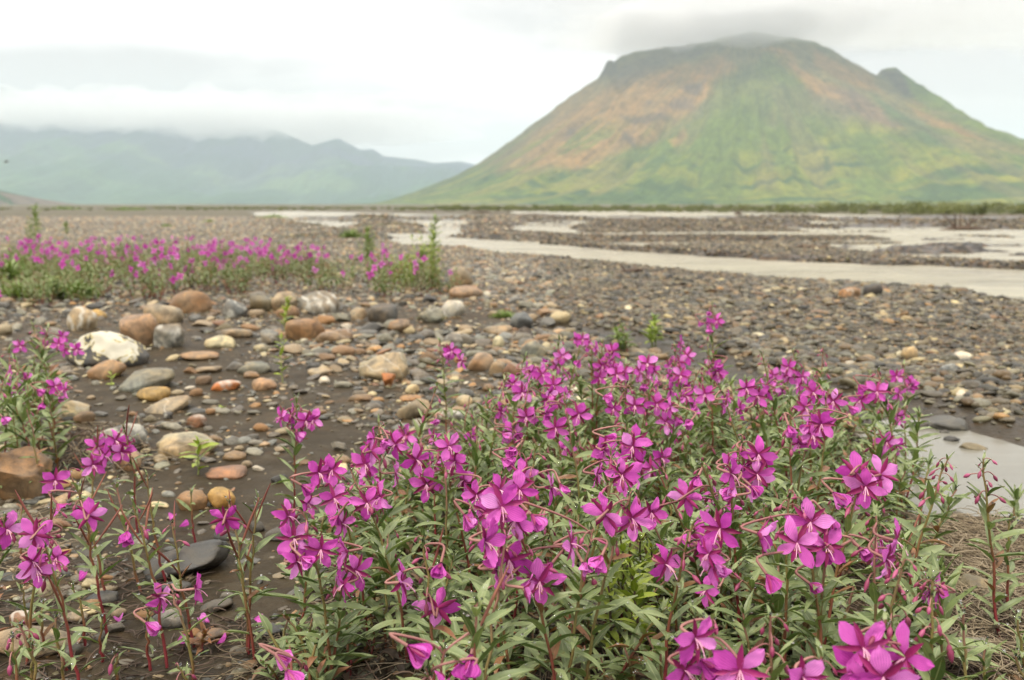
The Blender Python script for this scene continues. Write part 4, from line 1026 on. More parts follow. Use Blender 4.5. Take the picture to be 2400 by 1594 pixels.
# panel, tip, height, flowers (x, y, yaw, open, scale), buds, pods
PL = [
 (7,(215,75),.20,[(185,165,60,1,1),(265,195,0,1,.9),(305,190,-35,1,1),(205,258,70,.1,1)],8,1),
 (7,(400,405),.21,[(330,470,30,1,1),(405,455,-20,1,.9),(412,605,15,1,1.05),(455,740,60,1,.9),(240,535,90,.05,.7)],9,0),
 (7,(650,200),.22,[(577,425,5,1,1.05),(740,320,-45,1,1),(735,470,80,1,1),(608,355,140,1,.9)],10,0),
 (7,(940,285),.22,[(903,530,0,1,1.15),(848,400,35,1,1.1),(1100,510,-55,1,1.1)],9,0),
 (7,(1010,300),.22,[(1055,410,-30,1,1.05),(1020,330,20,1,.7),(1155,565,-80,.1,.9)],6,0),
 (7,(500,450),.21,[(587,630,0,1,1.1),(660,600,-60,1,1)],7,0),
 (7,(232,655),.20,[(200,815,5,1,1),(168,700,60,1,.9),(345,875,-10,1,1.05),(490,885,-75,.75,1),(215,940,50,1,.9)],9,0),
 (7,(1300,460),.22,[(1395,560,0,1,1.1),(1290,560,40,1,.9)],9,0),
 (7,(1345,735),.22,[(1300,650,8,1,1.25),(1210,835,55,.8,1.2),(1380,720,-40,1,.9)],8,0),
 (7,(1400,760),.21,[(1340,930,8,1,1.3),(1265,980,70,1,1),(1503,1045,-5,1,1.35)],7,1),
 (7,(885,800),.20,[(960,1190,175,1,1.2),(765,1050,65,1,1.05)],7,1),
 (7,(1170,1140),.20,[],0,2),
 (7,(1000,1400),.17,[(800,1385,80,.1,1.15),(1140,1430,-20,.12,1.2)],2,1),
 (7,(900,1500),.16,[(1105,1555,-60,.1,1.2)],3,2),
 (7,(250,1480),.13,[(160,1515,60,.05,1),(100,1430,70,.0,.7)],3,1),
 (7,(1480,335),.22,[(1400,490,150,.9,.95),(1560,545,75,1,1.1)],8,0),
 (7,(1425,285),.21,[(1300,395,50,.2,1.05),(1375,340,-30,.2,1)],4,0),
 (7,(1930,430),.22,[(1940,480,-10,1,.8)],8,0),
 (7,(1960,235),.22,[(1840,355,40,.6,.95),(1995,330,-10,1,1)],8,0),
 (7,(1990,560),.22,[(1845,690,150,1,1.15),(1990,710,20,1,1.1)],7,0),
 (7,(1785,760),.20,[(1665,845,80,1,1.05),(1830,910,-20,.1,.9),(1455,690,60,.4,.9)],5,0),
 (7,(1135,640),.21,[(1100,690,60,.15,.8)],10,0),
 ('A',(340,505),.22,[(485,665,12,1,1),(290,845,60,1,1),(330,965,75,1,.9)],9,0),
 ('A',(560,560),.22,[(522,890,0,1,1.1),(430,1040,30,.5,.8)],5,0),
 ('A',(870,690),.22,[(792,990,0,1,1.05),(1010,865,-20,1,1.1),(700,850,60,1,.9)],9,0),
 ('A',(830,180),.22,[(855,330,0,1,.95),(800,420,30,1,.8)],6,0),
 ('A',(680,400),.22,[(668,500,20,1,.85),(570,480,50,.8,.8)],6,0),
 ('A',(760,500),.22,[(772,600,0,1,.95),(725,715,20,.9,1),(900,685,-40,.8,.9)],7,0),
 ('A',(1230,180),.23,[(1312,288,165,1,1.05),(1222,420,0,1,1.05),(1320,435,-40,1,1)],8,0),
 ('A',(1120,230),.22,[(1190,530,20,1,.9),(1160,265,70,1,.8),(1280,380,60,.8,.9)],5,0),
 ('A',(1050,140),.22,[(1040,175,0,1,.7),(980,182,60,1,.6),(1090,222,-30,1,.7)],3,0),
 ('A',(1440,400),.22,[(1430,478,-40,1,.9),(1350,500,10,1,.8)],4,0),
 ('A',(1640,400),.22,[(1635,400,0,1,.95),(1700,465,-50,1,.9),(1560,470,60,1,.9),(1590,590,20,.2,.8)],9,0),
 ('A',(1890,230),.23,[(1940,225,70,1,.8),(2005,330,-30,1,.95),(1925,385,150,1,.95),(1830,420,60,1,.8)],9,0),
 ('A',(1880,380),.22,[(1942,512,0,1,1.15),(1985,605,-20,1,.95),(1845,640,60,1,.95)],5,0),
 ('A',(1450,560),.22,[(1520,785,0,1,1.05),(1230,700,70,.3,.6)],9,0),
 ('A',(1700,560),.22,[(1722,770,0,1,1.15),(1800,940,20,1,.95),(1850,800,-60,1,.8)],7,0),
 ('A',(2190,240),.23,[(2280,480,0,1,1.1),(2330,400,-40,.2,.7)],8,0),
 ('A',(2112,465),.22,[(2165,680,-8,1,1.05),(1990,700,30,1,.7)],8,0),
 ('A',(1960,620),.21,[(2040,920,-30,.1,1),(1890,890,40,.3,.8)],4,0),
 ('A',(2290,600),.22,[(2325,775,85,1,1.1)],4,0),
 ('A',(520,330),.21,[(512,455,80,1,.8)],5,0),
 (5,(632,600),.27,[(665,690,-25,1,1),(600,700,60,.8,.9),(620,640,0,.4,.6)],8,0),
 (4,(1250,985),.21,[(1330,1050,5,1,1),(1300,1090,60,1,.8),(1400,1120,-50,1,.95)],7,0),
 ('A',(1430,950),.22,[(1540,1112,-12,1,1.1),(1485,1275,0,1,1.1),(1215,1185,25,.8,1),(1240,1072,90,.0,.6)],8,0),
 ('A',(1300,1180),.21,[(1440,1420,165,1,1.1),(1380,1500,50,.6,.9)],6,0),
 ('B',(330,110),.24,[],9,0),
 ('B',(620,80),.24,[(582,235,-30,1,1),(590,320,-50,1,.9),(705,330,10,1,.7)],6,0),
 ('B',(900,55),.24,[],8,0),
 ('B',(235,370),.22,[(190,430,20,1,.95),(295,500,10,1,1),(380,445,-60,1,.9)],10,0),
 ('B',(800,350),.22,[(805,470,20,1,.95),(735,610,25,1,1.1)],9,0),
 ('B',(950,440),.22,[(992,550,-5,1,1.1)],5,0),
 ('B',(830,590),.22,[(885,760,-8,1,1.3),(800,860,12,1,1.05),(1020,720,-80,.0,.65)],5,0),
 ('B',(590,610),.22,[(580,770,30,.3,.9)],10,0),
 ('B',(1395,260),.23,[(1392,462,0,1,1.15),(1245,540,-35,1,1.05),(1130,590,70,.3,1),(1225,395,80,.1,.8)],8,0),
 ('B',(1640,210),.23,[(1720,392,-45,1,1.05),(1570,320,20,1,.8),(1590,480,60,1,1),(1630,685,-10,.15,1.1)],7,0),
 ('B',(150,850),.21,[(300,1062,160,1,1.15),(290,1220,15,1,1.15),(180,1340,70,.8,1)],6,0),
 ('B',(1280,1100),.22,[(1190,1212,165,1,1.1),(1290,1335,0,1,1.2),(1425,1225,155,1,1.2),(985,1385,85,.2,1.15)],7,0),
 ('B',(2050,1075),.20,[],12,0),
 ('B',(2370,1080),.20,[],10,0),
 ('B',(590,1360),.20,[],10,0),
 ('B',(40,1120),.21,[(50,1215,60,1,1),(85,1320,-30,.2,1)],6,0),
 (8,(325,420),.21,[(240,600,150,1,1.15),(60,680,10,.8,1)],8,0),
 (8,(545,270),.21,[(628,372,5,1,1.15),(620,485,15,1,1),(545,455,70,.9,1),(465,430,60,1,.8)],6,0),
 (8,(850,600),.21,[(905,730,-10,1,1.2),(832,840,0,1,1.35),(620,790,75,.7,1.35)],6,0),
 (8,(1010,740),.19,[(980,860,30,1,1.1),(1040,872,-70,.1,1),(668,1005,75,.15,1.25)],3,0),
 (8,(1250,700),.20,[(1350,830,80,1,1.05),(1305,925,60,1,1.05)],9,0),
 (8,(280,740),.20,[(425,765,-20,1,1.15),(135,955,50,1,1.15),(390,945,-60,1,1.2),(320,840,150,1,1)],8,0),
 (8,(1400,925),.20,[],12,0),
 (8,(1550,1035),.19,[],11,0),
 (8,(1300,1250),.20,[(1180,1395,25,1,1.3),(1170,1500,15,1,1.1),(1405,1450,-35,1,1.35),(1290,1550,0,1,1.2)],6,0),
 (8,(385,1235),.19,[(530,1515,0,1,1.3),(235,1515,50,1,1.25),(290,1345,40,1,1),(320,1460,60,.1,1.1)],8,0),
 (8,(690,1230),.19,[],8,0),
 (8,(960,1440),.17,[(860,1550,20,.8,1.15)],3,0),
 (3,(225,870),.21,[(135,1020,10,1,1),(285,985,75,.4,.95)],4,0),
 (3,(330,890),.21,[(400,1005,-10,1,1),(440,1050,-50,1,.8),(525,1040,-20,1,1)],5,0),
 (3,(60,1040),.20,[(160,1200,80,.05,1),(110,1310,0,1,1.05),(60,1400,70,.05,1)],5,0),
 (3,(320,1225),.18,[(440,1315,-70,1,1.1),(250,1315,60,.2,.9),(290,1400,-10,.4,.9)],4,0),
 (3,(20,1230),.20,[(15,1500,30,.3,.9)],4,0),
 (3,(130,1180),.17,[],3,0),(3,(230,1110),.17,[],2,0),(3,(60,1330),.16,[],0,0),(3,(180,1440),.15,[],2,0),(3,(330,1150),.16,[],0,0),
 (3,(100,1130),.17,[],0,0),(3,(190,1200),.16,[],0,0),(3,(280,1250),.15,[],0,0),(3,(30,1260),.17,[],0,0),(3,(150,1330),.14,[],0,0),(3,(250,1380),.13,[],0,0),(3,(60,1450),.12,[],0,0),
 (6,(110,1080),.07,[],0,0),(6,(300,1230),.06,[],0,0),(6,(170,1380),.05,[],0,0),(6,(330,1420),.04,[],0,0),(6,(620,1420),.04,[],2,0),
 (6,(530,240),.17,[(520,335,10,1,1.05),(490,430,20,1,1.1),(550,380,60,1,1)],3,3),
 (6,(650,215),.17,[(610,300,30,1,1),(660,330,-25,1,1),(640,360,10,.8,.9)],3,2),
 (6,(345,440),.17,[(292,510,0,1,1)],2,2),
 (6,(420,560),.17,[(470,695,170,1,1.2),(300,632,60,.5,.7)],4,2),
 (6,(290,660),.17,[(180,800,165,1,1.25),(250,800,-60,.8,.9),(300,920,-20,.8,.9)],4,2),
 (6,(30,690),.16,[(35,770,20,1,1.1)],3,1),
 (6,(240,860),.16,[(170,940,40,1,.95),(190,985,10,1,.9)],3,1),
 (6,(705,640),.17,[(675,780,-10,.05,1.05)],4,3),
 (6,(910,730),.14,[],2,2),
 (6,(1210,620),.17,[(1190,715,170,1,1)],4,3),
 (6,(890,1060),.10,[(845,1130,60,1,1),(1030,1085,75,1,1)],3,0),
 (6,(800,1180),.07,[(770,1262,60,.15,1)],1,0),
 (6,(1370,600),.17,[],0,2),
 (6,(100,1270),.08,[],4,0),(6,(60,1330),.08,[],3,0),(6,(120,620),.09,[],0,0),(6,(620,520),.14,[],0,1),(6,(780,480),.14,[],0,1),
 (6,(1010,570),.08,[],0,0),(6,(940,1500),.05,[],3,0),(6,(540,1240),.05,[],0,0),(6,(230,1150),.06,[],0,0),
 (6,(1500,1230),.07,[],0,0),(6,(1250,900),.11,[],0,1),(6,(380,1060),.07,[],0,0),
 (7,(960,10),.20,[],4,0),(7,(1130,80),.15,[],2,0),(7,(1200,170),.13,[],2,0),(8,(1720,1180),.12,[],0,0),(8,(1960,700),.13,[],0,0),(8,(2000,1250),.11,[],0,0),(8,(1990,1440),.08,[],0,0),
 (8,(1830,1380),.07,[],0,0),
]
for i, (pan, tip, H, fls, nb, npd) in enumerate(PL):
    px, py = pp(pan, *tip); rs = random.Random(3000+i)
    T = on_ground(px, py, H); dep = proj(T)[2]
    fl = []
    for (x, y, yaw, opn, szz) in fls:
        fx, fy = pp(pan, x, y); d2 = dep+rs.uniform(-.022, .012)
        P = ray(fx, fy)*d2; fl.append(((P[0], P[1], max(P[2]+CAM_Z, gq(P[0], P[1])+.02)), yaw, opn, 1+(szz-1)*.4))
    if pan != 6 and fls:                    # smaller, later blossoms the cluster also carries
        for _ in range(rs.choice([0, 1, 1, 2])):
            an = rs.uniform(0, 6.28); rr_ = rs.uniform(.012, .028); fl.append(((T[0]+math.cos(an)*rr_, T[1]+math.sin(an)*rr_, T[2]-rs.uniform(.012, .05)), rs.uniform(-110, 110), rs.choice([1, 1, .7, .3, .1]), rs.uniform(.72, .95)))
    lean = .25*H
    bx, by = T[0]+rs.gauss(0, lean*.5), T[1]+rs.uniform(-.2, .5)*lean
    left = pan == 6
    o = make_plant((bx, by, gq(bx, by)), tuple(T), fl, nb, npd, leafL=(.030 if left else .044 if pan == 3 else .036) if H > .15 else .024, leafn=(int(H/.0115) if left else None), seed=3000+i, lo=.10, redf=.08, fsize=.0185)
    PLANTS.append(dict(o=o, nf=sum(1 for f in fl if f[2] > .5), nc=sum(1 for f in fl if f[2] <= .5), nb=nb, np=npd, H=H, px=px, py=py, left=left))

# leafy shoots that fill the bed between the flowering stems
bed = np.array([on_ground(x*S, y*S)[:2] for x, y in [(640,1640),(680,1500),(720,1400),(720,1300),(800,1230),(900,1180),(1000,1150),(1090,1080),(1200,1030),(1350,990),(1600,985),(1850,1000),(2020,1040),(2080,1130),(2100,1250),(2130,1330),(2170,1480),(2230,1640)]])
bmin, bmax = bed.min(0), bed.max(0)
fill = []
tries = 0
while len(fill) < 140 and tries < 20000:
    tries += 1
    x = random.uniform(bmin[0], bmax[0]); y = random.uniform(bmin[1], bmax[1])
    if sdist(bed, np.array([x]), np.array([y]))[0] < 0: continue
    dmin = .036+.014*y
    if any(math.hypot(x-a, y-b) < dmin for a, b, _ in fill): continue
    fill.append((x, y, 0))
for i, (x, y, _) in enumerate(fill):
    rs = random.Random(5000+i); g = gq(x, y); H = rs.uniform(.08, .165)*(1.0 if y > .8 else .85)
    tx, ty = x+rs.gauss(0, .032), y+rs.gauss(0, .032)
    nb = rs.choice([0, 0, 0, 4, 6])
    ff = [((tx+rs.uniform(-.018, .018), ty+rs.uniform(-.018, .018), g+H-rs.uniform(.0, .02)), rs.uniform(-90, 90), rs.choice([1, 1, .6, .15]), rs.uniform(.7, .95)) for _ in range(rs.choice([1, 2]))] if (H > .115 and rs.random() < .45) else []
    if ff: nb = max(nb, 5)
    o = make_plant((x, y, g), (tx, ty, g+H), ff, nb, 1 if rs.random() < .08 else 0, leafL=rs.uniform(.034, .043), lo=.08, seed=5000+i, redf=.10, leafn=int(H/.0048))
    px, py, _ = proj((tx, ty, g+H))
    PLANTS.append(dict(o=o, nf=sum(1 for f in ff if f[2] > .5), nc=sum(1 for f in ff if f[2] <= .5), nb=nb, np=0, H=H, px=px, py=py, left=False))

# ------------------------------------------------------------------ the far bank of flowers: clumps as things, the rest beyond counting
def clump_foliage(seed, name='foliage', mats=None, H=.18, R0=.10, stems=9, lv=14, L=.040, tone=None):
    r = random.Random(seed); a = Acc(); U_ = []
    V_all = []; F_all = []; mi = []; n0 = 0; uvs = []
    for s in range(stems):
        b = np.array([r.gauss(0, R0*.5), r.gauss(0, R0*.5), 0]); h = H*r.uniform(.65, 1.05); t = b*1.5+np.array([r.gauss(0, .012), r.gauss(0, .012), h])
        p = bez(b, (b+t)/2+[r.gauss(0, .008), r.gauss(0, .008), 0], t, 5); v, f = tube(p, [.002, .0018, .0016, .0013, .001], 4)
        V_all.append(v); F_all.append(f+n0); n0 += len(v); mi += [1]*len(f); uvs.append(np.stack([np.repeat(np.linspace(0, 1, 5), 4), np.zeros(20)], -1))
        az = r.uniform(0, 6)
        for i in range(lv):
            k = .15+.83*i/lv; P = p[0]*(1-k)+p[-1]*k; az += 2.4; Lf = L*r.uniform(.7, 1.15)*(1.1-.4*k)
            bv, bf, bu = blade(r.randrange(9999), 4, 3, .28, lance, .5, .5)
            M = np.array(Matrix.Translation(tuple(P)) @ Matrix.Rotation(az, 4, 'Z') @ Matrix.Rotation(-R(r.uniform(10, 60)), 4, 'Y') @ Matrix.Scale(Lf, 4))
            bv = bv@M[:3, :3].T+M[:3, 3]; V_all.append(bv); F_all.append(bf+n0); n0 += len(bv); mi += [2 if r.random() < .09 else 0]*len(bf); uvs.append(bu)
    return mesh_np(name, np.vstack(V_all), np.vstack(F_all), mats or [M_leaf, M_stem, M_leaf_red], mi=mi, uvs=np.vstack(uvs))
def bloom_mesh(seed, name='flower'):
    r = random.Random(seed); V_all = []; F_all = []; mi = []; uvs = []; n0 = 0
    for k in range(8):
        an = k*45+r.uniform(-8, 8); sep_ = k % 2
        bv, bf, bu = blade(r.randrange(9999), 4, 3, .56 if not sep_ else .25, elong if sep_ else obov, .2, .3)
        M = np.array(Matrix.Rotation(R(an), 4, 'Z') @ Matrix.Rotation(-R(r.uniform(0, 20)), 4, 'Y') @ Matrix.Scale(.024*(r.uniform(.8, 1.1) if not sep_ else .85), 4))
        bv = bv@M[:3, :3].T; V_all.append(bv); F_all.append(bf+n0); n0 += len(bv); mi += [sep_]*len(bf); uvs.append(bu)
    return mesh_np(name, np.vstack(V_all), np.vstack(F_all), [M_petal, M_sepal], mi=mi, uvs=np.vstack(uvs))
L_clump = [clump_foliage(i) for i in range(6)]
L_clump_low = [clump_foliage(20+i, H=.12, stems=9, lv=10) for i in range(3)]
L_bloom = [bloom_mesh(i) for i in range(6)]
band = np.array([on_ground(x*S, y*S)[:2] for x, y in [(-200,600),(0,592),(300,590),(500,592),(700,612),(860,625),(1010,655),(1030,690),(900,688),(760,672),(600,675),(420,690),(200,715),(0,735),(-300,760)]])
bmn, bmx = band.min(0), band.max(0)
pts = []
while len(pts) < 420:
    x = random.uniform(bmn[0], bmx[0]); y = random.uniform(bmn[1], bmx[1])
    sd = sdist(band, np.array([x]), np.array([y]))[0]
    if sd < -.02: continue
    if any(math.hypot(x-a, y-b) < .085 for a, b in pts) and random.random() < .95:
        continue
    pts.append((x, y))
    if len(pts) > 230 and random.random() < .02: break
pts.sort(key=lambda p: p[1])
def bloom_matrix(rs, x, y, z, s=1.):
    d = (Matrix.Rotation(R(rs.uniform(-75, 75)), 3, 'Z') @ Vector((-x, -y, 0)).normalized()); d.z = rs.uniform(-.2, .25)
    return frame_z(d) @ Matrix.Rotation(rs.uniform(0, 6), 4, 'Z') @ Matrix.Scale(s, 4)
BAND = []; rest_f = []; rest_b = []
for i, (x, y) in enumerate(pts):
    rs = random.Random(7000+i); g = gq(x, y); px, py, _ = proj((x, y, g+.2))
    dens = 1.0 if 280*S < px < 760*S else .55
    pz = float(fbm2(np.array([x*1.6]), np.array([y*1.1+4]), 3)[0]); nb = rs.choice([1, 2, 3, 4, 5]) if rs.random() < dens*(.75+1.6*pz) else rs.choice([0, 0, 0, 1])
    low = nb == 0
    if i < 62:
        root = bpy.data.objects.new('fireweed_clump', None); COL.objects.link(root); root.location = (x, y, g-.003)
        child('foliage', rs.choice(L_clump_low if low else L_clump), root, Matrix.Rotation(rs.uniform(0, 6), 4, 'Z') @ Matrix.Scale(rs.uniform(.85, 1.15), 4))
        for k in range(nb):
            child('flower', rs.choice(L_bloom), root, Matrix.Translation((rs.gauss(0, .06), rs.gauss(0, .06), rs.uniform(.09, .20))) @ bloom_matrix(rs, x, y, 0))
        BAND.append(dict(o=root, n=nb, px=px, py=py))
    else:
        rest_f.append((x, y, g-.003, rs.uniform(.6, 1.1), rs.uniform(0, 6), rs.randrange(3)+6 if low else rs.randrange(6)))
        for k in range(nb):
            P = (x+rs.gauss(0, .06), y+rs.gauss(0, .06), g+rs.uniform(.09, .20)); e = bloom_matrix(rs, x, y, 0).to_euler(); rest_b.append((*P, *e, rs.randrange(6)))
fc = bpy.data.collections.new('bank_shapes')
for i, me in enumerate(L_clump+L_clump_low): fc.objects.link(bpy.data.objects.new('bank_shape_%02d' % i, me))
bc = bpy.data.collections.new('bloom_shapes')
for i, me in enumerate(L_bloom): bc.objects.link(bpy.data.objects.new('bloom_shape_%02d' % i, me))
A_ = np.array(rest_f); n = len(A_)
instancer('flower_bank_foliage', A_[:, :3], np.repeat(A_[:, 3:4], 3, 1), np.stack([np.zeros(n), np.zeros(n), A_[:, 4]], -1), A_[:, 5].astype(int), np.ones((n, 3)), fc, kind='stuff')
B_ = np.array(rest_b); n = len(B_)
instancer('flower_bank_blossoms', B_[:, :3], np.ones((n, 3)), B_[:, 3:6], B_[:, 6].astype(int), np.ones((n, 3)), bc, kind='stuff')

# ------------------------------------------------------------------ saplings, seedlings and lone plants
EXTRA = []
def shoot(pan, basexy, tipxy, lab, cat, leaves, seed, leafL=.03, n=None, rad=.0016, red=0, name='willow_sapling', short=None, smat=None, nb=0, fl=()):
    bx, by = pp(pan, *basexy) if pan else (basexy[0]*S, basexy[1]*S); tx, ty = pp(pan, *tipxy) if pan else (tipxy[0]*S, tipxy[1]*S)
    B = on_ground(bx, by); d = proj(B)[2]; T = ray(tx, ty)*d; T[2] += CAM_Z
    H = np.linalg.norm(T-B)
    o = make_plant(tuple(B), tuple(T), fl, nb, 0, leafL=leafL, leafn=n or max(8, int(H/.009)), seed=seed, name=name, leaves=leaves, rad=rad, redf=red, smat=smat, lo=.15)
    o['label'] = lab; o['category'] = cat
    if short: LAND.append((bx, by, short))
    return o
M_gstem = plain('green_stem', (.16, .20, .04), (.24, .26, .08), 8)
shoot(3, (1925,1270), (1915,940), 'thin yellow-green sapling with a bare lower stem on the mud flat', 'sapling', L_yel, 1, .028, 14, short='thin yellow-green sapling', smat=M_gstem)
shoot(3, (1930,930), (1960,690), 'bright yellow-green leafy shoot beside the rust-stained oval stone', 'shoot', L_yel, 2, .035, 26, smat=M_gstem)
shoot(4, (1200,560), (1225,130), 'tall light green willow sapling topping the far flower bank', 'sapling', L_wil, 3, .06, 60, .003, short='tall light green willow sapling', smat=M_gstem)
shoot(4, (760,470), (765,210), 'slender willow sapling behind the middle of the far flower bank', 'sapling', L_wil, 4, .055, 46, .003, smat=M_gstem)
shoot(4, (1120,560), (1130,350), 'broad bright green willow shoot left of the tall light green sapling', 'shoot', L_wil, 5, .06, 50, .003, smat=M_gstem)
shoot(4, (1060,580), (1040,400), 'middle-sized willow shoot at the thin end of the flower bank', 'shoot', L_wil, 6, .05, 40, .003, smat=M_gstem)
shoot(4, (900,560), (880,400), 'low willow shoot among the last pink flowers of the far bank', 'shoot', L_wil, 16, .05, 36, .003, smat=M_gstem)
shoot(3, (240,330), (245,60), 'feathery pale green shrub rising above the far gravel', 'shrub', L_wil, 7, .10, 46, .004, smat=M_gstem)
shoot(3, (450,270), (455,180), 'small pale green shrub right of the feathery one', 'shrub', L_wil, 8, .08, 24, .003, smat=M_gstem)
shoot(5, (320,810), (315,660), 'bright green willow shoot behind the flower mass, right of the dull leafy one', 'shoot', L_wil, 9, .032, 30, short='bright green willow shoot', smat=M_gstem)
shoot(5, (170,880), (120,690), 'greyish leafy stem with red buds left of the bright green willow shoot', 'shoot', L_leaf, 10, .03, 24, nb=3)
shoot(6, (1050,480), (1050,300), 'small green seedling in front of the large smooth beige boulder', 'seedling', L_yel, 11, .034, 12, smat=M_gstem)
shoot(3, (760,1300), (757,1200), 'tiny green seedling on the mud below the orange-brown oval stone', 'seedling', L_yel, 12, .02, 7, smat=M_gstem)
shoot(6, (1180,150), (1180,128), 'tiny yellow-green sprout lying flat on the mud', 'seedling', L_yel, 13, .016, 6, smat=M_gstem)
shoot(6, (1080,1420), (1090,1330), 'small red-leaved seedling near the long low brown stone', 'seedling', L_red, 14, .03, 10)
shoot(8, (1930,760), (1985,570), 'dark green leafy stem leaning in from the right edge over the creek', 'shoot', L_leaf, 15, .034, 14)
for k, (x, y, t) in enumerate([(1430,1330,1240),(1470,1345,1230),(1500,1330,1255),(1450,1390,1290),(1400,1380,1270)]):
    T = on_ground(x*S, t*S, .12); o = make_plant((T[0]+.01, T[1], gq(T[0], T[1])), tuple(T), [], 0, 0, leafL=.022, leafn=34, seed=8100+k, name='yellow_leaf_shrub', leaves=L_yel, redf=.0, smat=M_twig)
    o['category'] = 'shrub'; o['label'] = ['bright yellow-green small-leaved shrub, leftmost tallest sprig of its patch','bright yellow-green sprig under the back-facing flower pair','bright yellow-green sprig nearest the drooping closed flower','bright yellow-green sprig lowest in its patch','bright yellow-green sprig at the left of its patch'][k]
    o['group'] = 'yellow-green sprigs in the middle of the flower bed'

# leafy willow shrubs round the far flower bank: many stems from one root
for i, (bx, by, w_, h_, lab) in enumerate([(1000,655,70,140,'light green willow shrub at the right end of the far flower bank'),(930,665,70,80,'low spreading willow shrub among the last far blossoms'),(850,610,60,85,'slender willow shrub behind the right half of the far flower bank'),
       (80,585,60,90,'pale feathery willow shrub behind the left end of the far flower bank'),(1510,800,34,60,'small bright willow tuft standing behind the flower mass'),(1440,815,40,60,'dull green willow tuft left of the small bright one'),(30,640,90,70,'dark leafy shrub at the left end of the far flower bank'),(130,690,90,60,'grey-green shrub in front of the far flower bank')]):
    B = on_ground(bx*S, by*S); d = proj(B)[2]; W = w_*S*d/F; Hh = h_*S*d/F
    root = bpy.data.objects.new('willow_shrub', None); COL.objects.link(root); root.location = tuple(B); root['label'] = lab; root['category'] = 'shrub'
    child('foliage', clump_foliage(60+i, H=Hh, R0=W*.35, stems=9 if i not in (4, 5) else 3, lv=16 if i not in (4, 5) else 11, L=.05 if d > 2 else .022, mats=[M_leaf_yel if i in (0, 1, 4) else M_leaf_wil if i < 6 else M_leaf, M_gstem, M_leaf_yel]), root, Matrix.Identity(4))

# grass-like tussocks far out on the bar
tus = []
def tussock(px, py, w_, h_, lab, dark=False):
    B = on_plane(px, py, 0, lambda a, b: gz(a, b)) if py < 620 else on_ground(px, py)
    d = proj(B)[2]; W = w_*d/F; Hh = h_*d/F; r = random.Random(int(px)); V_all = []; F_all = []; n0 = 0; uvs = []
    for i in range(170):
        bx, by = r.gauss(0, W*.22), r.gauss(0, W*.12); k = 1-min(1, abs(bx)/(W*.55))
        bv, bf, bu = blade(i, 4, 3, .12, lance, .3, .8)
        bx = max(-W*.45, min(W*.45, bx)); M = np.array(Matrix.Translation((bx, by, 0)) @ Matrix.Rotation(r.uniform(0, 6.3), 4, 'Z') @ Matrix.Rotation(-R(r.uniform(35, 85)), 4, 'Y') @ Matrix.Scale(Hh*(.4+.8*k)*r.uniform(.6, 1.1), 4))
        bv = bv@M[:3, :3].T+M[:3, 3]; V_all.append(bv); F_all.append(bf+n0); n0 += len(bv); uvs.append(bu)
    o = link('grass_tussock', mesh_np('grass_tussock', np.vstack(V_all), np.vstack(F_all), [M_leaf_red if dark else M_leaf_wil], uvs=np.vstack(uvs)), loc=tuple(B)); o['label'] = lab; o['category'] = 'tussock'; return o
for a in [(822,557,60,22,'mossy yellow-green tussock left of the near river channel'),(640,513,90,14,'low green tussock on the far bar by the leftmost river bend'),(300,494,120,12,'long low tussock on the distant gravel skyline'),
          (150,492,110,12,'low greenish tussock on the skyline below the far mountains'),(390,533,40,10,'small green tussock on the open gravel beyond the flower bank'),(490,522,40,9,'smaller green tussock, second along the open gravel'),
          (45,700,150,50,'leafy green tuft in front of the flower bank at its left end'),(20,660,120,60,'dark green tuft among the leftmost far flowers'),(180,700,110,50,'pale green tuft in front of the leftmost far flowers'),(1010,752,60,30,'yellow-green tuft growing against the greenish tan rounded stone'),
          (1180,745,70,22,'thin green tuft on the shingle ridge'),(215,640,60,30,'rounded green tuft behind the leftmost far flowers'),(1600,1010,90,40,'small green tuft behind the flower mass')]: tussock(*a)

# bushes along the far bank
M_bush = leafy_mat('bank_bush_leaf', (.065, .085, .022), (.11, .13, .032), (.18, .19, .055), (.18, .19, .06), .15)
def bush_mesh(seed, W, H, n=230, name='foliage'):
    r = np.random.default_rng(seed); cs = np.stack([r.normal(0, W*.28, 9), r.normal(0, W*.2, 9), r.uniform(.2, .8, 9)*H], -1)
    ci = r.integers(0, 9, n); c = cs[ci]+r.normal(0, 1, (n, 3))*np.array([W*.12, W*.12, H*.12]); c[:, 2] = np.clip(c[:, 2], .02, H)
    s = r.uniform(.05, .11, n)*H; d1 = r.normal(size=(n, 3)); d1 /= np.linalg.norm(d1, axis=1)[:, None]; d2 = np.cross(d1, r.normal(size=(n, 3))); d2 /= np.linalg.norm(d2, axis=1)[:, None]
    V_ = np.stack([c-d1*s[:, None], c+d2*s[:, None]*.45, c+d1*s[:, None], c-d2*s[:, None]*.45], 1).reshape(-1, 3)
    return mesh_np(name, V_, np.arange(4*n).reshape(-1, 4), [M_bush], uvs=np.tile([[0, .5], [.5, 1], [1, .5], [.5, 0]], (n, 1)))
hedge = bpy.data.collections.new('bank_bush_shapes')
for i in range(6): hedge.objects.link(bpy.data.objects.new('bush_shape_%02d' % i, bush_mesh(40+i, 1.5, 1.2, 260)))
bp = []; r_ = np.random.default_rng(5)
for k in range(1500):
    X_ = r_.uniform(-140, 190); u = X_/150
    yy = 205-75*sstep(20, 90, X_)+r_.uniform(0, 55)-(10 if X_ > 60 else 0)
    if X_ < -30: yy += 120*r_.random()
    sc_ = r_.uniform(.35, 1.35)*(1+.5*sstep(30, 90, X_))*(.55 if X_ < -20 else 1)
    bp.append((X_, yy, float(-1.2), sc_, r_.uniform(0, 6), r_.integers(0, 6)))
bp = np.array(bp); bp[:, 2] = ground(bp[:, 0], bp[:, 1])
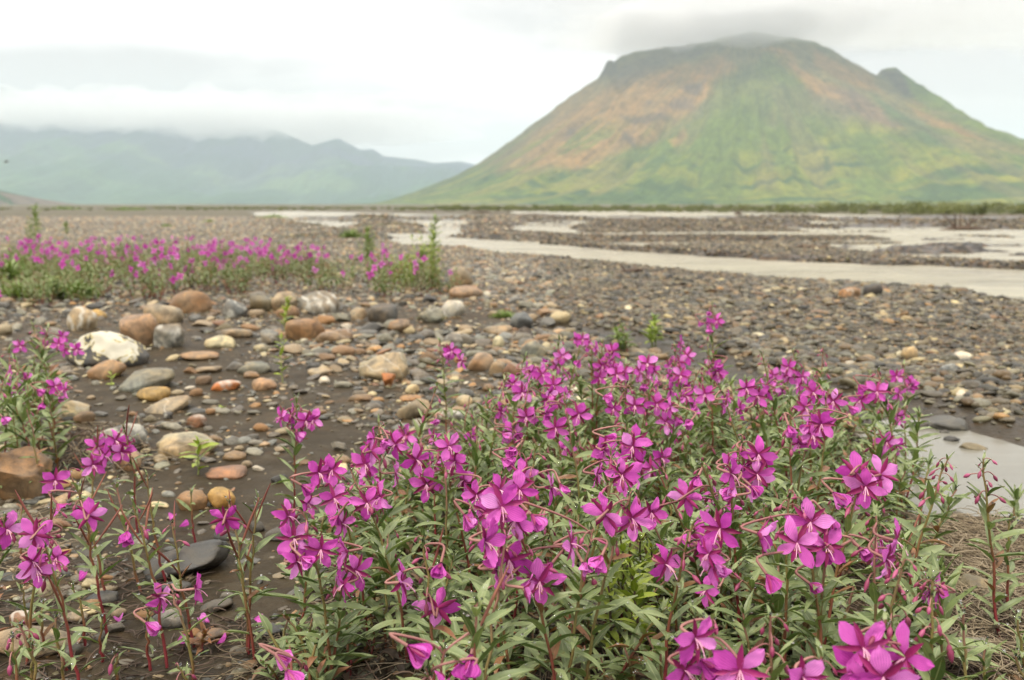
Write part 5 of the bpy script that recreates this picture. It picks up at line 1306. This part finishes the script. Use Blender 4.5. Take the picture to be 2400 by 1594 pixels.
instancer('far_bank_bushes', bp[:, :3], np.stack([bp[:, 3]*1.4, bp[:, 3]*1.2, bp[:, 3]], -1), np.stack([bp[:, 4]*0, bp[:, 4]*0, bp[:, 4]], -1), bp[:, 5].astype(int), np.ones((len(bp), 3)), hedge, kind='stuff')
bk = [(2215,505,40,34,'tallest dark bush on the far bank'),(2300,505,34,30,'dark bush right of the tallest one on the far bank'),(2120,504,46,26,'wide bush left of the tallest one on the far bank'),(2020,503,40,24,'small round bush along the far bank under the right slope'),
      (1860,500,36,22,'dull green bush on the far bank below the mountain middle'),(1800,499,30,20,'low bush left of the dull green one on the far bank'),(2380,507,40,30,'bush on the far bank at the right frame edge'),(2150,505,30,28,'narrow bush between two taller ones on the far bank')]
for i, (px, py, w_, h_, lab) in enumerate(bk):
    B = on_plane(px, py, 0, lambda a, b: gz(a, b)); d = proj(B)[2]
    root = bpy.data.objects.new('bush', None); COL.objects.link(root); root.location = tuple(B); root['label'] = lab; root['category'] = 'bush'; root['group'] = 'bushes standing out on the far bank'
    child('crown', bush_mesh(70+i, w_*d/F, h_*d/F, 420), root, Matrix.Identity(4))
    v, f = tube(bez((0, 0, 0), (.05, 0, .3), (0, .05, .6*h_*d/F), 5), [.05, .045, .04, .03, .02], 5); child('trunk', mesh_np('trunk', v, f, [M_twig]), root, Matrix.Identity(4))

# ------------------------------------------------------------------ driftwood on the river bars
def driftwood(px, py, w_, h_, lab, seed, snag=False):
    B = on_plane(px, py, 0, lambda a, b: gz(a, b)); d = proj(B)[2]; W = w_*d/F; Hh = 1.5*h_*d/F; r = random.Random(seed)
    root = bpy.data.objects.new('driftwood', None); COL.objects.link(root); root.location = tuple(B); root['label'] = lab; root['category'] = 'driftwood'
    rr = max(Hh*.11, .02)
    p = np.array([[W*(t-.5), r.gauss(0, W*.04), rr*.8+Hh*.12*math.sin(t*3+seed)] for t in np.linspace(0, 1, 9)]); v, f = tube(p, rr*np.array([.5, .8, 1, 1.1, 1.2, 1, .9, .7, .3]), 7)
    child('log', mesh_np('log', v, f, [M_twig]), root, Matrix.Identity(4))
    for k in range(7 if snag else 3):
        x0 = (r.uniform(-.45, .1) if snag else r.uniform(-.4, .4))*W; e = (x0+r.gauss(0, Hh*.5), r.gauss(0, Hh*.5), Hh*r.uniform(.45, 1.05))
        v, f = tube(bez((x0, 0, rr), (x0+(e[0]-x0)*.3, e[1]*.5, e[2]*.7), e, 5), rr*np.array([.5, .4, .3, .2, .08]), 4); child('branch', mesh_np('branch', v, f, [M_twig]), root, Matrix.Identity(4))
for i, a in enumerate([(2262,545,120,32,'dark branching snag stranded in the right river channel',True),(1480,520,110,15,'long dark driftwood log on the middle gravel bar',False),(1510,556,60,22,'pale and dark snag beside the near channel',False),(1160,500,80,9,'dark low drift pile on the distant bar, centre',False),
     (870,511,36,10,'small dark snag on the far bar left of centre',False),(1120,499,60,10,'dark drift heap on the far bar left of the centre pile',False),(1730,506,24,14,'small upright stump on the far bar under the mountain',True),(1860,512,36,7,'dark driftwood piece right of the small upright stump',False),
     (2030,523,55,9,'dark driftwood strip on the right bar',False),(1910,581,90,9,'brown driftwood pole lying along the water edge',False),(1183,537,34,10,'small dark driftwood lump near the bend of the channel',False),(1480,640,50,16,'brown root lump on the near gravel bar',False),(1790,561,30,8,'short brown stick on the gravel above the near channel',False)]):
    driftwood(a[0], a[1], a[2], a[3], a[4], i, a[5])

# ------------------------------------------------------------------ litter: dead straw, brown stalks, fallen petals, water beads
def strands(name, poly, n, L0, L1, rad, m_, up=.015, seed=0, arch=.02):
    r = np.random.default_rng(seed); mn, mx = poly.min(0), poly.max(0); a = Acc(); k = 0
    while k < n:
        x, y = r.uniform(mn[0], mx[0]), r.uniform(mn[1], mx[1])
        if sdist(poly, np.array([x]), np.array([y]))[0] < 0: continue
        L = r.uniform(L0, L1); an = r.uniform(0, 6.28); dx, dy = math.cos(an)*L, math.sin(an)*L; z0, z1 = gq(x, y), gq(x+dx, y+dy)
        p = bez((x, y, z0+r.uniform(.001, up)), (x+dx*.5+r.normal(0, L*.25), y+dy*.5+r.normal(0, L*.25), max(z0, z1)+r.uniform(0, arch)), (x+dx, y+dy, z1+r.uniform(.001, up)), 6)
        v, f = tube(p, rad*r.uniform(.6, 1.3)*np.array([1, 1, .9, .8, .7, .4]), 3); a.add(v, f); k += 1
    return link(name, a.mesh(name, [m_]), kind='stuff')
polyS = lambda L: np.array([on_ground(x*S, y*S)[:2] for x, y in L])
strands('dry_straw', polyS([(2100,1240),(2300,1215),(2420,1260),(2450,1500),(2361,1600),(2150,1560),(2120,1400)]), 1700, .03, .10, .00075, M_straw, .03, 1, .035)
strands('dead_stalks', polyS([(2130,1240),(2300,1215),(2420,1260),(2450,1500),(2361,1600),(2150,1560),(2120,1400)]), 900, .02, .08, .0011, M_twig, .02, 12, .03)
strands('dry_straw', bed, 1500, .02, .07, .00055, M_straw, .02, 2, .025)
strands('dead_stalks', bed, 2600, .015, .06, .0012, M_twig, .02, 3, .025)
strands('dead_stalks', polyS([(0,1290),(300,1290),(470,1350),(640,1480),(640,1590),(-40,1590)]), 420, .01, .05, .0009, M_twig, .006, 4, .01)
strands('dry_straw', polyS([(130,985),(330,985),(350,1080),(120,1100)]), 60, .03, .11, .0009, M_straw, .03, 5, .05)
strands('dead_stalks', polyS([(120,1000),(330,1000),(330,1090),(100,1090)]), 260, .01, .05, .0012, M_twig, .03, 6, .02)
strands('dry_straw', polyS([(-20,1200),(110,1200),(120,1340),(-20,1350)]), 130, .02, .08, .0008, M_straw, .02, 8, .03)
strands('dry_straw', polyS([(560,1480),(760,1480),(760,1600),(560,1600)]), 110, .02, .08, .0006, M_straw, .012, 7, .025)
# low leafy growth between the stems, beyond counting
nlow = 170; r = np.random.default_rng(77); xs_ = []; 
while len(xs_) < nlow:
    x, y = r.uniform(bmin[0], bmax[0]), r.uniform(bmin[1], bmax[1])
    if sdist(bed, np.array([x]), np.array([y]))[0] > .0: xs_.append((x, y, gq(x, y)-.003))
lw = bpy.data.collections.new('low_growth_shapes')
for i in range(4): lw.objects.link(bpy.data.objects.new('low_growth_%d' % i, clump_foliage(90+i, H=.065, R0=.03, stems=4, lv=11, L=.03)))
A_ = np.array(xs_); instancer('low_fireweed_growth', A_, np.ones((nlow, 3))*r.uniform(.7, 1.25, (nlow, 1)), np.stack([r.normal(0, .1, nlow), r.normal(0, .1, nlow), r.uniform(0, 6, nlow)], -1), r.integers(0, 4, nlow), np.ones((nlow, 3)), lw, kind='stuff')
# brown leaf mould under the bed
r = np.random.default_rng(21); k = 3200; xs_ = r.uniform(bmin[0], bmax[0], k); ys_ = r.uniform(bmin[1], bmax[1], k); kk = sdist(bed, xs_, ys_) > -.02; xs_, ys_ = xs_[kk], ys_[kk]; k = len(xs_)
lc = bpy.data.collections.new('mould_shapes')
M_mould = plain('leaf_mould', (.045, .030, .018), (.17, .10, .055), 3, .7, byrnd=.7)
for i in range(4):
    V_, F_, U_ = blade(50+i, 4, 3, .4, lance, .5, 1.2); lc.objects.link(bpy.data.objects.new('mould_shape_%d' % i, mesh_np('mould_shape', V_, F_, [M_mould], uvs=U_)))
sc_ = r.uniform(.010, .028, k)
instancer('leaf_mould', np.stack([xs_, ys_, ground(xs_, ys_)+r.uniform(0, .014, k)], -1), np.repeat(sc_[:, None], 3, 1), np.stack([r.normal(0, .6, k), r.normal(0, .6, k), r.uniform(0, 6, k)], -1), r.integers(0, 4, k), np.ones((k, 3)), lc, kind='stuff')
for i, (x, y, where) in enumerate([(900,735,'right of the touching pair of orange stones'),(950,770,'below the touching pair of orange stones'),(760,830,'left of the single back-turned flower'),(620,1275,'near the nodding flower by the round blue-grey stone'),(1110,1280,'right of the round blue-grey stone'),(1345,1262,'on open mud right of the low middle plant'),(1150,1395,'beside the red-leaved seedling'),(930,1400,'left of the red-leaved seedling'),(420,1060,'among the lower left stems'),(475,1525+0,'')][:9]):
    px, py = pp(6, x, y); B = on_ground(px, py); rs = random.Random(i)
    o = link('fallen_petal', rs.choice(L_petal2), loc=(B[0], B[1], B[2]+.004)); o.rotation_euler = (rs.uniform(-.3, .3), rs.uniform(-.3, .3), rs.uniform(0, 6)); o.scale = (.014,)*3
    o['label'] = 'fallen purple petal lying '+where; o['category'] = 'petal'; o['group'] = 'petals fallen on the mud'
# beads of rain on the leaves
bead = bpy.data.collections.new('bead_shapes'); mb, qb, bb, ob = mat('water_bead'); bb.inputs['Base Color'].default_value = (1, 1, 1, 1); bb.inputs['Roughness'].default_value = .02; bb.inputs['IOR'].default_value = 1.33; bb.inputs['Transmission Weight'].default_value = 1
bead.objects.link(bpy.data.objects.new('bead_shape', mesh_np('bead_shape', ICO[2][0]*np.array([1, 1, .7]), ICO[2][1], [mb])))
D_ = np.array([d for d in DROPS if d[1] < 1.5]); k = len(D_); sz = r.uniform(.0005, .0013, k)
instancer('rain_beads', D_, np.repeat(sz[:, None], 3, 1), np.zeros((k, 3)), np.zeros(k, int), np.ones((k, 3)), bead, kind='stuff')

# a bird over the far left valley
B = ray(15, 379)*60.; B[2] += CAM_Z
a = Acc(); v, f = tube([(-.16, 0, 0), (-.1, 0, 0), (0, 0, .01), (.1, 0, .0), (.17, 0, -.01)], [.01, .035, .05, .035, .005], 7); a.add(v, f); bird = link('bird', a.mesh('bird', [M_twig]), loc=tuple(B))
bird.rotation_euler = (0, R(-20), R(20)); bird['label'] = 'tiny dark bird in flight before the hazy left mountains'; bird['category'] = 'bird'
for s_ in (-1, 1):
    vv = np.array([[.06, 0, 0], [-.06, 0, 0], [-.04, s_*.16, .06], [.05, s_*.16, .06], [-.05, s_*.3, .04], [.0, s_*.3, .04]]); vv2 = vv-[0, 0, .008]
    fcs = [(0, 1, 2, 3), (3, 2, 4, 5), (6, 9, 8, 7), (9, 11, 10, 8), (0, 3, 9, 6), (1, 7, 8, 2), (3, 5, 11, 9), (2, 8, 10, 4), (5, 4, 10, 11), (0, 6, 7, 1)]
    child('wing', mesh_np('wing', np.vstack([vv, vv2]), np.array(fcs), [M_twig], smooth=False), bird, Matrix.Identity(4))

# ------------------------------------------------------------------ labels that single out each stone and plant
SECT = lambda px, py: ('lower ' if py > 1250 else 'middle ' if py > 950 else 'upper ')+('left' if px < 800 else 'centre' if px < 1600 else 'right')
used = set()
def rel(px, py, lx, ly):
    dx, dy = px-lx, (py-ly)*1.5; d = math.hypot(dx, dy)
    w_ = ('right of' if dx > 0 else 'left of') if abs(dx) > abs(dy) else ('in front of' if dy > 0 else 'behind')
    return w_, d
def near_lands(px, py, n=4): return sorted(LAND, key=lambda l: math.hypot(px-l[0], (py-l[1])*1.5))[:n]
def uniq(cands):
    for c in cands:
        c = ' '.join(c.split())
        if c not in used and len(c.split()) <= 16: used.add(c); return c
    return None
for o, px, py, w_, h_, col, ang in auto:
    shape = ('flat ' if h_ < w_*.38 else 'plump ' if h_ > w_*.52 else '')+('angular ' if ang > .7 else 'smooth ' if ang < .3 else '')
    size = 'small' if w_ < 30 else 'medium' if w_ < 44 else 'large'
    cands = []
    for lx, ly, sh in near_lands(px, py, 5):
        w2, d = rel(px, py, lx, ly); far_ = 'close' if d < 70 else 'some way' if d < 160 else 'well'
        cands += [f'{size} {shape}{WORD[col]} stone {far_} {w2} the {sh}']
    c = uniq(cands)
    if not c:
        L2 = near_lands(px, py, 2); c = uniq([f'{size} {shape}{WORD[col]} stone between the {a_[2]} and the {b_[2]}' for a_ in near_lands(px, py, 3) for b_ in near_lands(px, py, 5) if a_ is not b_]) or cands[0]
    o['label'] = c; o['category'] = 'stone'; o['group'] = 'stones lying on the gravel bar'
NUM = ['no', 'one', 'two', 'three', 'four', 'five', 'six']
# flowering plants that serve others as landmarks
bigs = sorted([p for p in PLANTS if p['nf'] >= 3], key=lambda p: -p['py'])
marks = [(1630,1405+0,'widest foreground blossom cluster')]
for p in PLANTS:
    nf, nc, nb, npd = p['nf'], p['nc'], p['nb'], p['np']
    if nf: a_ = f"fireweed with {NUM[min(nf,6)]} open magenta flower{'s' if nf > 1 else ''}"+(f" and {NUM[nc]} closed" if nc else '')
    elif nc: a_ = f"fireweed with {NUM[nc]} half-closed drooping flower{'s' if nc > 1 else ''}"
    elif npd: a_ = f"fireweed stem bearing {NUM[min(npd,6)]} long red seed pod{'s' if npd > 1 else ''}"
    elif nb > 8: a_ = 'fireweed stem loaded with hanging dark red buds'
    elif nb: a_ = 'fireweed shoot with a few small red buds'
    else: a_ = ('tall' if p['H'] > .13 else 'short' if p['H'] < .1 else 'middling')+' leafy fireweed shoot without flowers'
    p['a'] = a_
cnt = {}
for p in PLANTS:
    o = p['o']; cands = []
    FL = [(q_['px'], q_['py'], q_['short']) for q_ in PLANTS if 'short' in q_ and q_ is not p]
    near = sorted([(l[0], l[1]-60, l[2]) for l in LAND]+FL, key=lambda l: math.hypot(p['px']-l[0], (p['py']-l[1])*1.5))[:6]
    for lx, ly, sh in near:
        w2, d = rel(p['px'], p['py'], lx, ly); cands.append(f"{p['a']}, {w2} the {sh}")
    for lx, ly, sh in near:
        w2, d = rel(p['px'], p['py'], lx, ly); cands.append(f"{p['a']}, {'just' if d < 80 else 'well'} {w2} the {sh}")
    c = uniq(cands)
    if not c:
        c = uniq([f"{p['a']}, {SECT(p['px'], p['py'])} of the photo, {r2} row" for r2 in ('front', 'second', 'third', 'back')]) or cands[0]
    o['label'] = c; o['category'] = 'wildflower'; o['group'] = 'fireweed plants in the near flower beds'
for p in BAND:
    n_ = p['n']; a_ = f"far fireweed clump with {NUM[n_]} pink blossom{'s' if n_ > 1 else ''}" if n_ else 'low green fireweed clump without blossoms'
    cands = []
    for lx, ly, sh in near_lands(p['px'], p['py']+60, 8):
        w2, d = rel(p['px'], p['py'], lx, ly); cands.append(f"{a_}, {w2} the {sh}")
        cands.append(f"{a_}, {'a step' if d < 150 else 'a few steps' if d < 260 else 'many steps'} {w2} the {sh}")
        cands.append(f"{a_}, {'just' if d < 90 else 'far'} {w2} the {sh}")
    p['o']['label'] = uniq(cands) or cands[0]; p['o']['category'] = 'wildflower'; p['o']['group'] = 'fireweed clumps of the far flower bank'
